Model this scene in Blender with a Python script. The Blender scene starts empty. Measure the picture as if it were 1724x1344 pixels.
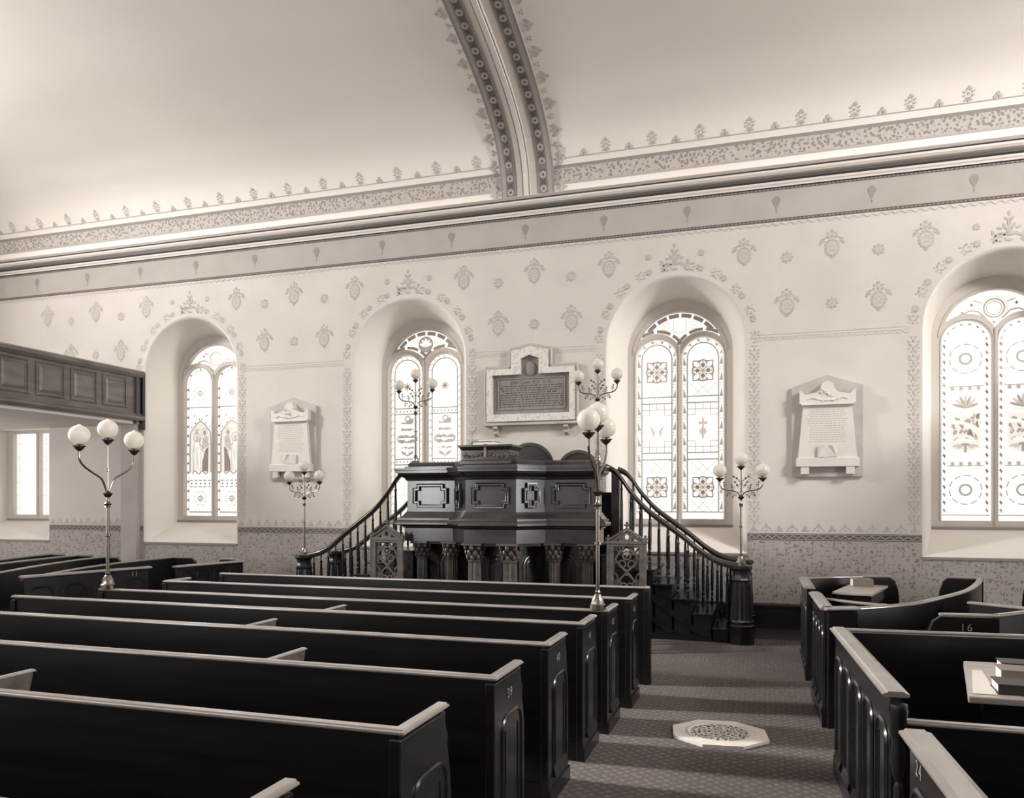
import bpy, math, random
from math import pi, sin, cos, radians, sqrt, atan2, hypot
from mathutils import Vector
random.seed(7)
S = bpy.context.scene
COL = S.collection

# ------------------------------------------------------------------ camera, world, light, exposure
IW, IH, FPX = 1724, 1344, 1334.0
cam = bpy.data.objects.new('camera', bpy.data.cameras.new('camera')); COL.objects.link(cam)
cam.data.sensor_fit = 'HORIZONTAL'; cam.data.sensor_width = 36.0
cam.data.lens = 36.0*FPX/IW
cam.data.shift_y = (844-IH/2)/IW
cam.location = (0, -12.0, 1.97); cam.rotation_euler = (pi/2, 0, radians(17.8))
cam.data.clip_start = 0.05
S.camera = cam
w = bpy.data.worlds.new('sky'); S.world = w; w.use_nodes = True
w.node_tree.nodes['Background'].inputs['Color'].default_value = (1, .97, .92, 1)
w.node_tree.nodes['Background'].inputs['Strength'].default_value = 1.0
S.view_settings.view_transform = 'Standard'; S.view_settings.look = 'None'
S.view_settings.exposure = 0.44; S.view_settings.gamma = 1.0; S.view_settings.use_curve_mapping = False
S.cycles.use_denoising = True
S.cycles.max_bounces = 8; S.cycles.diffuse_bounces = 5

def area(name, loc, rot, sx, sy, power, col=(1, .985, .955)):
    l = bpy.data.lights.new(name, 'AREA'); l.shape = 'RECTANGLE'; l.size = sx; l.size_y = sy
    l.energy = power; l.color = col
    o = bpy.data.objects.new(name, l); COL.objects.link(o); o.location = loc; o.rotation_euler = rot
    return o
XL, XR, YN = -16.0, 8.9, -14.6           # end walls and the wall behind the camera
# daylight: the tall gallery windows high in the two end walls, the low windows under the left gallery,
# and the windows of the wall behind the camera
el = area('daylight_end_left', (XL+.12, -6.4, 7.7), (0, -pi/2+.25, 0), 2.4, 1.7, 1090)
er = area('daylight_end_right', (XR-.12, -6.0, 7.9), (0, pi/2-.25, 0), 2.4, 1.9, 1130)
el.data.spread = er.data.spread = radians(162)
# low sun through the left end window
sb = area('sunbeam_end_left', (XL+.14, -6.6, 7.6), (0, -pi/2+radians(27), radians(2)), 1.5, 1.3, 240, (1, .98, .94))
sb.data.spread = radians(46)
area('daylight_under_gallery', (XL+.12, -3.6, 2.2), (0, -pi/2, 0), 1.9, 2.6, 112)
area('daylight_low_right', (XR-.12, -5.0, 2.3), (0, pi/2, 0), 2.0, 1.6, 200)
for x in (-10.45, -5.67, -1.30, 3.05):
    area('daylight_near_wall', (x, YN+.12, 3.2), (pi/2, 0, 0), 1.8 if x < -9 else 1.4, 3.6, 14 if x > -9 else 230)

# ------------------------------------------------------------------ materials
def _m(name):
    m = bpy.data.materials.new(name); m.use_nodes = True
    nt = m.node_tree; b = nt.nodes['Principled BSDF']
    return m, nt, b
def simple(name, c, rough=.6, metal=0.0, spec=.5, c2=None, scale=(4, 4, 4), detail=4, bump=0.0, bscale=40, lo=.35, hi=.65):
    m, nt, b = _m(name)
    b.inputs['Base Color'].default_value = (*c, 1); b.inputs['Roughness'].default_value = rough
    b.inputs['Metallic'].default_value = metal; b.inputs['Specular IOR Level'].default_value = spec
    N, L = nt.nodes, nt.links
    if c2 or bump:
        tc = N.new('ShaderNodeTexCoord'); mp = N.new('ShaderNodeMapping'); mp.inputs['Scale'].default_value = scale
        L.new(tc.outputs['Object'], mp.inputs['Vector'])
    if c2:
        n = N.new('ShaderNodeTexNoise'); n.inputs['Detail'].default_value = detail; n.inputs['Scale'].default_value = 1
        L.new(mp.outputs[0], n.inputs['Vector'])
        r = N.new('ShaderNodeValToRGB'); r.color_ramp.elements[0].position = lo; r.color_ramp.elements[1].position = hi
        r.color_ramp.elements[0].color = (*c, 1); r.color_ramp.elements[1].color = (*c2, 1)
        L.new(n.outputs['Fac'], r.inputs['Fac']); L.new(r.outputs['Color'], b.inputs['Base Color'])
    if bump:
        n2 = N.new('ShaderNodeTexNoise'); n2.inputs['Scale'].default_value = bscale; n2.inputs['Detail'].default_value = 3
        L.new(tc.outputs['Object'], n2.inputs['Vector'])
        bp = N.new('ShaderNodeBump'); bp.inputs['Strength'].default_value = bump; bp.inputs['Distance'].default_value = .01
        L.new(n2.outputs['Fac'], bp.inputs['Height']); L.new(bp.outputs['Normal'], b.inputs['Normal'])
    return m
def emit(name, c, st):
    m, nt, b = _m(name)
    b.inputs['Base Color'].default_value = (c[0]*.3, c[1]*.3, c[2]*.3, 1); b.inputs['Roughness'].default_value = .3
    b.inputs['Emission Color'].default_value = (*c, 1); b.inputs['Emission Strength'].default_value = st
    return m
M = {}
M['plaster'] = simple('painted_plaster', (.565, .523, .487), .85, c2=(.62, .576, .538), scale=(.9, .9, .9), detail=6, bump=.08, bscale=60)
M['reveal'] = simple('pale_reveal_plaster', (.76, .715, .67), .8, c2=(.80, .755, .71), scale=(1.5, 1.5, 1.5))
M['ceiling'] = simple('ceiling_distemper', (.79, .738, .69), .9, c2=(.84, .788, .74), scale=(.35, .35, .35), detail=5)
M['frieze'] = simple('frieze_paint', (.40, .366, .34), .85, c2=(.44, .403, .375), scale=(2, 2, 2))
M['stencil'] = simple('stencil_paint', (.45, .41, .38), .85)
M['stencilfaint'] = simple('faint_stencil_paint', (.53, .488, .455), .85)
M['stencildark'] = simple('dark_stencil_paint', (.12, .10, .097), .8)
M['stencilmid'] = simple('grey_stencil_paint', (.29, .262, .245), .8)
M['whitepaint'] = simple('pale_moulding_paint', (.69, .64, .595), .7)
M['cornicedark'] = simple('dark_moulding_tone', (.085,.072,.072), .6)
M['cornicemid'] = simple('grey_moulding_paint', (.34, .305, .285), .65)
M['frame'] = simple('window_stone_paint', (.60, .555, .515), .75)
M['wood'] = simple('varnished_dark_oak', (.006, .0053, .0070), .27, c2=(.0145, .0124, .0148), scale=(3, 3, 22), detail=5)
M['woodx'] = simple('varnished_dark_oak_boards', (.005, .0045, .0062), .3, c2=(.011, .0096, .0118), scale=(1.2, 22, 22), detail=5)
M['rail'] = simple('oak_rail_painted_sheen', (.23, .205, .19), .2, c2=(.29, .262, .245), scale=(2, 2, 2), spec=.75)  # pale base colour carries the window reflections along the tops
M['pulpit'] = simple('polished_mahogany', (.022, .0185, .0185), .20, c2=(.038, .032, .0315), scale=(3, 3, 5), detail=5, spec=.8)
M['carved'] = simple('carved_oak', (.062, .052, .049), .38, c2=(.11, .094, .087), scale=(9, 9, 9))
M['chairwood'] = simple('carved_golden_oak', (.075, .065, .06), .4, c2=(.13, .114, .106), scale=(6, 6, 14))
M['galwood'] = simple('gallery_oak', (.11, .095, .09), .4, c2=(.17, .15, .142), scale=(2, 2, 9))
M['cloth'] = simple('dark_fringed_velvet', (.035, .030, .030), .95, c2=(.06, .052, .05), scale=(60, 60, 5))
M['brass'] = simple('aged_brass', (.27, .24, .215), .26, metal=1.0)
M['darkbrass'] = simple('dark_bronze', (.14, .11, .095), .4, metal=1.0)
M['marble'] = simple('white_marble', (.62, .578, .54), .45, c2=(.68, .635, .595), scale=(3, 3, 3))
M['greymarble'] = simple('grey_marble_slab', (.40, .365, .345), .5, c2=(.48, .442, .418), scale=(4, 4, 4))
M['vein'] = simple('veined_marble', (.68, .635, .595), .4, c2=(.45, .415, .39), scale=(22, 22, 22), detail=8, lo=.52, hi=.66)
M['bronze'] = simple('bronze_tablet', (.21, .187, .18), .5, c2=(.26, .233, .225), scale=(8, 8, 8))
M['ink'] = simple('engraved_letter_fill', (.05, .04, .04), .7)
M['inkpale'] = simple('pale_engraved_letters', (.46, .41, .37), .7)
M['numpaint'] = simple('number_paint', (.26, .235, .22), .5)
M['paper'] = simple('paper_sheet', (.68, .635, .585), .8, c2=(.74, .695, .645), scale=(3, 3, 3))
M['leather'] = simple('dark_leather', (.032, .027, .027), .5)
M['tan'] = simple('worn_book_cloth', (.22, .18, .155), .7)
M['tabletop'] = simple('pale_table_top', (.34, .305, .28), .35, c2=(.42, .38, .352), scale=(2, 14, 2))
M['boards'] = simple('dark_floor_boards', (.018, .014, .014), .5, c2=(.03, .023, .022), scale=(1, 14, 1))
M['iron'] = simple('pierced_iron', (.05, .043, .042), .5)
M['stone'] = simple('pale_stone_kerb', (.62, .575, .53), .6, c2=(.69, .643, .60), scale=(5, 5, 5))

def damask():
    m, nt, b = _m('stencilled_dado'); N, L = nt.nodes, nt.links
    b.inputs['Roughness'].default_value = .85
    tc = N.new('ShaderNodeTexCoord'); sp = N.new('ShaderNodeSeparateXYZ'); L.new(tc.outputs['Object'], sp.inputs[0])
    def mth(op, a, bb=None):
        n = N.new('ShaderNodeMath'); n.operation = op
        for i, v in enumerate((a, bb)):
            if v is None: continue
            if isinstance(v, (int, float)): n.inputs[i].default_value = v
            else: L.new(v, n.inputs[i])
        return n.outputs[0]
    nz = N.new('ShaderNodeTexNoise'); nz.inputs['Scale'].default_value = 9; nz.inputs['Detail'].default_value = 2
    L.new(tc.outputs['Object'], nz.inputs['Vector'])
    vm = N.new('ShaderNodeVectorMath'); vm.operation = 'MULTIPLY_ADD'; vm.inputs[1].default_value = (.09, .09, .09)
    L.new(nz.outputs['Color'], vm.inputs[0]); L.new(tc.outputs['Object'], vm.inputs[2])
    vo = N.new('ShaderNodeTexVoronoi'); vo.inputs['Scale'].default_value = 17; vo.inputs['Randomness'].default_value = .55
    L.new(vm.outputs[0], vo.inputs['Vector'])
    v2 = N.new('ShaderNodeTexVoronoi'); v2.inputs['Scale'].default_value = 34; v2.inputs['Randomness'].default_value = .5
    L.new(vm.outputs[0], v2.inputs['Vector'])
    s = mth('ADD', mth('MULTIPLY', vo.outputs['Distance'], .62), mth('MULTIPLY', v2.outputs['Distance'], .62))
    r = N.new('ShaderNodeValToRGB'); e = r.color_ramp.elements
    e[0].position = .43; e[0].color = (.205, .182, .17, 1); e[1].position = .60; e[1].color = (.40, .365, .34, 1)
    L.new(s, r.inputs['Fac']); L.new(r.outputs[0], b.inputs['Base Color'])
    return m
M['damask'] = damask()
def scatter_pattern(name, c0, c1, sc, p0=.3, p1=.45):
    m, nt, b = _m(name); N, L = nt.nodes, nt.links
    b.inputs['Roughness'].default_value = .85
    tc = N.new('ShaderNodeTexCoord'); vo = N.new('ShaderNodeTexVoronoi'); vo.inputs['Scale'].default_value = sc
    L.new(tc.outputs['Object'], vo.inputs['Vector'])
    r = N.new('ShaderNodeValToRGB'); e = r.color_ramp.elements
    e[0].position = p0; e[0].color = (*c0, 1); e[1].position = p1; e[1].color = (*c1, 1)
    L.new(vo.outputs['Distance'], r.inputs['Fac']); L.new(r.outputs[0], b.inputs['Base Color'])
    return m
M['scrollband'] = scatter_pattern('scroll_stencil_band', (.27, .243, .23), (.50, .46, .43), 22, .36, .50)
M['ribband'] = simple('rib_grey_paint', (.37, .335, .312), .85)
M['ribdark'] = simple('rib_dark_paint', (.215, .192, .182), .85)
M['grate'] = scatter_pattern('pierced_grating', (.10, .088, .085), (.60, .55, .51), 40, .30, .44)
def carpet():
    m, nt, b = _m('figured_carpet'); N, L = nt.nodes, nt.links
    b.inputs['Roughness'].default_value = .95; b.inputs['Specular IOR Level'].default_value = .1
    tc = N.new('ShaderNodeTexCoord'); mp = N.new('ShaderNodeMapping'); mp.inputs['Rotation'].default_value = (0, 0, pi/4)
    L.new(tc.outputs['Object'], mp.inputs['Vector'])
    vo = N.new('ShaderNodeTexVoronoi'); vo.inputs['Scale'].default_value = 14.5; vo.inputs['Randomness'].default_value = .22
    L.new(mp.outputs[0], vo.inputs['Vector'])
    r = N.new('ShaderNodeValToRGB'); e = r.color_ramp.elements
    e[0].position = .08; e[0].color = (.26, .232, .22, 1); e[1].position = .42; e[1].color = (.15, .131, .127, 1)
    L.new(vo.outputs['Distance'], r.inputs['Fac'])
    n = N.new('ShaderNodeTexNoise'); n.inputs['Scale'].default_value = 55; L.new(tc.outputs['Object'], n.inputs['Vector'])
    mx = N.new('ShaderNodeMix'); mx.data_type = 'RGBA'; mx.blend_type = 'MULTIPLY'; mx.inputs[0].default_value = .55
    L.new(r.outputs[0], mx.inputs[6]); L.new(n.outputs['Fac'], mx.inputs[7]); L.new(mx.outputs[2], b.inputs['Base Color'])
    return m
M['carpet'] = carpet()
def opal():
    m, nt, b = _m('opal_glass'); N, L = nt.nodes, nt.links
    b.inputs['Base Color'].default_value = (.74, .70, .655, 1); b.inputs['Roughness'].default_value = .18
    t = N.new('ShaderNodeBsdfTranslucent'); t.inputs['Color'].default_value = (.86, .82, .77, 1)
    mx = N.new('ShaderNodeMixShader'); mx.inputs[0].default_value = .45
    L.new(b.outputs[0], mx.inputs[1]); L.new(t.outputs[0], mx.inputs[2])
    L.new(mx.outputs[0], nt.nodes['Material Output'].inputs['Surface'])
    return m
M['opal'] = opal()
G = 0.71
M['g_clear'] = emit('clear_daylit_glass', (1, .97, .90), 1.12*G)
M['g_pale'] = emit('pale_daylit_glass', (1, .94, .84), .80*G)
M['g_tan'] = emit('straw_daylit_glass', (1, .88, .76), .50*G)
M['g_mid'] = emit('tinted_daylit_glass', (1, .90, .82), .25*G)
M['g_dark'] = emit('deep_daylit_glass', (1, .82, .76), .09*G)
M['lead'] = emit('leaded_line', (1, .90, .82), .15*G)
GL = ['g_clear', 'g_pale', 'g_tan', 'g_mid', 'g_dark', 'lead']

# ------------------------------------------------------------------ mesh helpers
ORG = {}
class MB:
    def __init__(s): s.v = []; s.f = []; s.mi = []
    def add(s, vs, fs, m=0):
        o = len(s.v); s.v += [tuple(p) for p in vs]
        for f in fs: s.f.append([i+o for i in f]); s.mi.append(m)
        return s
    def box(s, x0, x1, y0, y1, z0, z1, m=0):
        v = [(x0,y0,z0),(x1,y0,z0),(x1,y1,z0),(x0,y1,z0),(x0,y0,z1),(x1,y0,z1),(x1,y1,z1),(x0,y1,z1)]
        return s.add(v, [(3,2,1,0),(4,5,6,7),(0,1,5,4),(1,2,6,5),(2,3,7,6),(3,0,4,7)], m)
    def prism(s, poly, plane, d0, d1, m=0):
        mp = {'xz': lambda a,b,d: (a,d,b), 'yz': lambda a,b,d: (d,a,b), 'xy': lambda a,b,d: (a,b,d)}[plane]
        n = len(poly); v = [mp(a,b,d0) for a,b in poly]+[mp(a,b,d1) for a,b in poly]
        f = [tuple(range(n-1,-1,-1)), tuple(range(n,2*n))]+[(i,(i+1)%n,(i+1)%n+n,i+n) for i in range(n)]
        return s.add(v, f, m)
    def tube(s, path, r, n=8, closed=False, m=0, cap=True):
        P = [Vector(p) for p in path]; k = len(P); vs = []; nrm = None
        for i, p in enumerate(P):
            a = P[(i-1)%k] if (closed or i>0) else p; b = P[(i+1)%k] if (closed or i<k-1) else p
            t = (b-a)
            if t.length < 1e-9: t = Vector((0,0,1))
            t.normalize()
            if nrm is None: nrm = t.orthogonal().normalized()
            nrm = (nrm - t*nrm.dot(t))
            if nrm.length < 1e-6: nrm = t.orthogonal()
            nrm.normalize(); bn = t.cross(nrm)
            rr = r[i] if isinstance(r, (list, tuple)) else r
            for j in range(n):
                a2 = 2*pi*j/n; vs.append(p+nrm*(rr*cos(a2))+bn*(rr*sin(a2)))
        fs = []
        for i in range(k if closed else k-1):
            for j in range(n):
                fs.append((i*n+j, i*n+(j+1)%n, ((i+1)%k)*n+(j+1)%n, ((i+1)%k)*n+j))
        if cap and not closed: fs += [tuple(range(n-1,-1,-1)), tuple(range((k-1)*n, k*n))]
        return s.add(vs, fs, m)
    def lathe(s, prof, c=(0,0,0), n=16, m=0, flute=0):
        vs = []; fs = []; k = len(prof)
        for r, z in prof:
            for j in range(n):
                rr = max(r,1e-4)*(1-(flute if j%2 else 0)); a = 2*pi*j/n
                vs.append((c[0]+rr*cos(a), c[1]+rr*sin(a), c[2]+z))
        for i in range(k-1):
            for j in range(n): fs.append((i*n+j, i*n+(j+1)%n, (i+1)*n+(j+1)%n, (i+1)*n+j))
        fs += [tuple(range(n-1,-1,-1)), tuple(range((k-1)*n, k*n))]
        return s.add(vs, fs, m)
    def ball(s, c, r, n=16, k=9, m=0, sz=1.0):
        return s.lathe([(r*sin(pi*i/k), -r*sz*cos(pi*i/k)) for i in range(k+1)], c, n, m)
    def sweep(s, path, prof, closed=False, m=0, mats=None):
        """profile (side, up) swept along a path; up stays vertical, side = right of travel, mitred"""
        P = [Vector(p) for p in path]; k = len(P); q = len(prof); vs = []
        for i, p in enumerate(P):
            a = P[(i-1)%k] if (closed or i>0) else None; b = P[(i+1)%k] if (closed or i<k-1) else None
            ds = []
            if a is not None: d = (p-a); d.z = 0; ds.append(d.normalized())
            if b is not None: d = (b-p); d.z = 0; ds.append(d.normalized())
            t = sum(ds, Vector((0,0,0)))
            t.normalize(); side = Vector((t.y, -t.x, 0))
            sc = 1/max(.35, side.dot(Vector((ds[0].y, -ds[0].x, 0))))
            for u, h in prof: vs.append(p+side*(u*sc)+Vector((0,0,h)))
        o = len(s.v); s.v += [tuple(x) for x in vs]
        for i in range(k if closed else k-1):
            for j in range(q):
                s.f.append([o+i*q+j, o+((i+1)%k)*q+j, o+((i+1)%k)*q+(j+1)%q, o+i*q+(j+1)%q]); s.mi.append(mats[j] if mats else m)
        if not closed:
            s.f.append([o+j for j in range(q)]); s.mi.append(m); s.f.append([o+(k-1)*q+j for j in range(q-1,-1,-1)]); s.mi.append(m)
        return s
    def wall(s, path, t, z0, z1, m=0):
        return s.sweep([(p[0],p[1],0) for p in path], [(-t/2,z0),(t/2,z0),(t/2,z1),(-t/2,z1)], m=m)
    def plate(s, loops, t, fn, m=0):
        """flat piece with holes: 2D loops filled, extruded by t, mapped by fn(u,v,w)"""
        v, f = fill2d(loops, t); return s.add([fn(*p) for p in v], f, m)
    def build(s, name, mat, parent=None, bevel=0, smooth=False, ang=38):
        if parent is not None and parent in ORG: o3 = ORG[parent]
        else: o3 = (0,0,0)
        me = bpy.data.meshes.new(name)
        me.from_pydata([(p[0]-o3[0], p[1]-o3[1], p[2]-o3[2]) for p in s.v], [], s.f)
        mats = mat if isinstance(mat, (list, tuple)) else [mat]
        for x in mats: me.materials.append(M[x])
        if len(mats) > 1: me.polygons.foreach_set('material_index', s.mi)
        me.update()
        if smooth: me.shade_smooth(); me.set_sharp_from_angle(angle=radians(ang))
        o = bpy.data.objects.new(name, me); COL.objects.link(o)
        if parent is not None: o.parent = parent; ORG[o] = o3
        if bevel:
            b = o.modifiers.new('bevel', 'BEVEL'); b.width = bevel; b.segments = 2; b.limit_method = 'ANGLE'; b.angle_limit = radians(40)
        return o
def _curve_mesh(cu):
    ob = bpy.data.objects.new('tmp', cu); COL.objects.link(ob)
    dg = bpy.context.evaluated_depsgraph_get(); me = ob.evaluated_get(dg).to_mesh()
    v = [tuple(x.co) for x in me.vertices]; f = [tuple(p.vertices) for p in me.polygons]
    ob.evaluated_get(dg).to_mesh_clear(); bpy.data.objects.remove(ob); bpy.data.curves.remove(cu)
    return v, f
def fill2d(loops, t):
    cu = bpy.data.curves.new('tmp', 'CURVE'); cu.dimensions = '2D'; cu.fill_mode = 'BOTH'; cu.extrude = t/2
    for lp in loops:
        sp = cu.splines.new('POLY'); sp.points.add(len(lp)-1); sp.use_cyclic_u = True
        for q, (a, b) in zip(sp.points, lp): q.co = (a, b, 0, 1)
    return _curve_mesh(cu)
def text2d(body, size, t=.004):
    cu = bpy.data.curves.new('tmp', 'FONT'); cu.body = body; cu.size = size; cu.extrude = t/2
    cu.align_x = 'CENTER'; cu.align_y = 'CENTER'
    return _curve_mesh(cu)
def thing(name, label, cat, loc=(0,0,0), group=None):
    o = bpy.data.objects.new(name, None); COL.objects.link(o); o.location = loc; o.empty_display_size = .1
    o['label'] = label; o['category'] = cat
    if group: o['group'] = group
    ORG[o] = tuple(loc); return o
def tag(o, label, cat, group=None):
    o['label'] = label; o['category'] = cat
    if group: o['group'] = group
    return o
def struct(o): o['kind'] = 'structure'; return o
def copy_thing(root, loc, label, group=None):
    r = root.copy(); COL.objects.link(r); r.location = loc; r['label'] = label
    if group: r['group'] = group
    for ch in list(root.children):
        c = ch.copy(); COL.objects.link(c); c.parent = r
        for g in list(ch.children):
            d = g.copy(); COL.objects.link(d); d.parent = c
    return r
def arc(cx, cy, r, a0, a1, n): return [(cx+r*cos(a0+(a1-a0)*i/n), cy+r*sin(a0+(a1-a0)*i/n)) for i in range(n+1)]
def ell(cx, cy, rx, ry, n=12, rot=0):
    return [(cx+rx*cos(2*pi*i/n)*cos(rot)-ry*sin(2*pi*i/n)*sin(rot), cy+rx*cos(2*pi*i/n)*sin(rot)+ry*sin(2*pi*i/n)*cos(rot)) for i in range(n)]
def catmull(pts, n=6):
    out = []; P = [Vector(p) for p in pts]
    for i in range(len(P)-1):
        a, b, c, d = P[max(i-1,0)], P[i], P[i+1], P[min(i+2, len(P)-1)]
        for k in range(n):
            t = k/n
            out.append(tuple(.5*((2*b)+(c-a)*t+(2*a-5*b+4*c-d)*t*t+(3*b-a-3*c+d)*t*t*t)))
    out.append(tuple(P[-1])); return out
def floor_z(y): return .14*min(1, max(0, (y+3.3)/1.7))
XC = -3.53                                   # axis of the pulpit and of the building
CX = [-14.40, -10.05, -5.67, -1.305, 3.06]   # window axes
DG = .75                                     # depth of the glass plane

# ------------------------------------------------------------------ floor
f = MB()
ys = [YN, -3.3, -2.9, -2.45, -2.0, -1.6, -1.0]
for a, b in zip(ys, ys[1:]): f.add([(XL,a,floor_z(a)),(XR,a,floor_z(a)),(XR,b,floor_z(b)),(XL,b,floor_z(b))], [(0,1,2,3)], 0)
f.add([(XL,-1.0,.14),(XR,-1.0,.14),(XR,.0,.14),(XL,.0,.14)], [(0,1,2,3)], 1)
f.add([(XL,YN,-.2),(XR,YN,-.2),(XR,.0,-.2),(XL,.0,-.2)], [(3,2,1,0)], 1)
struct(f.build('floor', ['carpet', 'boards']))

# ------------------------------------------------------------------ wall with the windows
ZT, RO, ZS, ZB = 6.85, 1.035, 4.32, 1.21
wl = MB()
def wrect(x0, x1, z0, z1, m): wl.add([(x0,0,z0),(x1,0,z0),(x1,0,z1),(x0,0,z1)], [(0,1,2,3)], m)
edges = [XL]
NA = 24
def flat(c): return c < -13                  # the window under the gallery has a flat head
def head(c, zs, R, n):
    if not flat(c): return arc(c, zs, R, pi, 0, n)
    return [(a, 3.44+(R-.8)*.1) for a, b in arc(c, zs, R, pi, 0, n)]
def outline(c, R, zs, zb, n=NA): return [(c-R, zb)]+head(c, zs, R, n)+[(c+R, zb)]
for c in CX:
    x0, x1 = c-RO, c+RO
    wrect(edges[-1], x0, .0, 1.42, 1); wrect(edges[-1], x0, 1.42, ZT, 0)
    wrect(x0, x1, .0, ZB, 1)
    A = head(c, ZS, RO, NA)
    for (a, b), (a2, b2) in zip(A, A[1:]): wl.add([(a,0,b),(a2,0,b2),(a2,0,ZT),(a,0,ZT)], [(0,1,2,3)], 0)
    edges.append(x1)
wrect(edges[-1], XR, .0, 1.42, 1); wrect(edges[-1], XR, 1.42, ZT, 0)
for c in CX:
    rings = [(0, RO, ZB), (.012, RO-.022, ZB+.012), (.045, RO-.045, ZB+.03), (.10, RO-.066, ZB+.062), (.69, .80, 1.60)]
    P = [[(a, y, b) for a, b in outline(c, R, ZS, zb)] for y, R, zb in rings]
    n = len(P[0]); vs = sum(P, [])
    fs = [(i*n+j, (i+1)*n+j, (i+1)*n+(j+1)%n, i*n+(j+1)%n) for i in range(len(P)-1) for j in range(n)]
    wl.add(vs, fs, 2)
wall_back = struct(wl.build('wall_back', ['plaster', 'damask', 'reveal'], smooth=True, ang=50))
# sill lips, a child of each window below; other walls
ow = MB().box(XL-.2, XL, YN, .3, -.2, 9.6); struct(ow.build('wall_left', 'plaster'))
ow = MB().box(XR, XR+.2, YN, .3, -.2, 9.6); struct(ow.build('wall_right', 'plaster'))
ow = MB().box(XL, XR, YN-.2, YN, -.2, 9.6); struct(ow.build('wall_front', 'frieze'))

# stained glass: every light drawn as flat pieces in the glass plane, leads in front of the pieces
class Pane:
    def __init__(s, c): s.mb = MB(); s.c = c; s.k = 0
    def poly(s, pts, m, layer=1):
        s.k += 1
        y = DG-.004-.0035*layer-.00002*(s.k % 90)
        s.mb.add([(s.c+a, y, b) for a, b in pts], [tuple(range(len(pts)))], GL.index(m))
    def line(s, p, q, wd=.010, m='lead', layer=4):
        if m != 'g_clear' and wd < .02: wd *= 1.55
        dx, dz = q[0]-p[0], q[1]-p[1]; L = hypot(dx, dz) or 1; nx, nz = -dz/L*wd/2, dx/L*wd/2
        s.poly([(p[0]+nx,p[1]+nz),(p[0]-nx,p[1]-nz),(q[0]-nx,q[1]-nz),(q[0]+nx,q[1]+nz)], m, layer)
    def path(s, pts, wd=.010, m='lead', closed=False, layer=4):
        for a, b in zip(pts, pts[1:]+([pts[0]] if closed else [])): s.line(a, b, wd, m, layer)
LA, LB, LSP, LCX = .3225, 1.69, 4.22, .3575  # half width, foot, springing and axis of one light
def rosette_glass(p, u, v, h):
    sq = []
    for i in range(32):
        a = 2*pi*i/32; k = 1/max(abs(cos(a)), abs(sin(a)))**.72; sq.append((u+h*k*cos(a)*(.97+.05*cos(8*a)), v+h*k*sin(a)*(.97+.05*cos(8*a))))
    p.poly(sq, 'g_mid', 1); p.path(sq, .012, 'lead', True, 4)
    for i in range(4):
        a = pi/4+i*pi/2; p.poly(ell(u+.92*h*cos(a), v+.92*h*sin(a), .40*h, .22*h, 12, a), 'g_clear', 2)
        a = i*pi/2
        p.poly(ell(u+.56*h*cos(a), v+.56*h*sin(a), .44*h, .30*h, 12, a), 'g_pale', 2)
        p.poly(ell(u+.50*h*cos(a), v+.50*h*sin(a), .20*h, .20*h, 8, a), 'g_dark', 3)
        p.line((u+.2*h*cos(a), v+.2*h*sin(a)), (u+.98*h*cos(a), v+.98*h*sin(a)), .008)
def inner_border(p, u, ins, wd, zb):
    a = LA-ins
    pts = [(u-a, zb)]+arc(u, LSP, a, pi, 0, 16)+[(u+a, zb)]
    p.path(pts, wd); return a
def ring(p, u, v, r, wd=.008, m='lead', n=24, frac=1.0):
    A = arc(u, v, r, 0, 2*pi*frac, n); p.path(A, wd, m)
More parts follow.
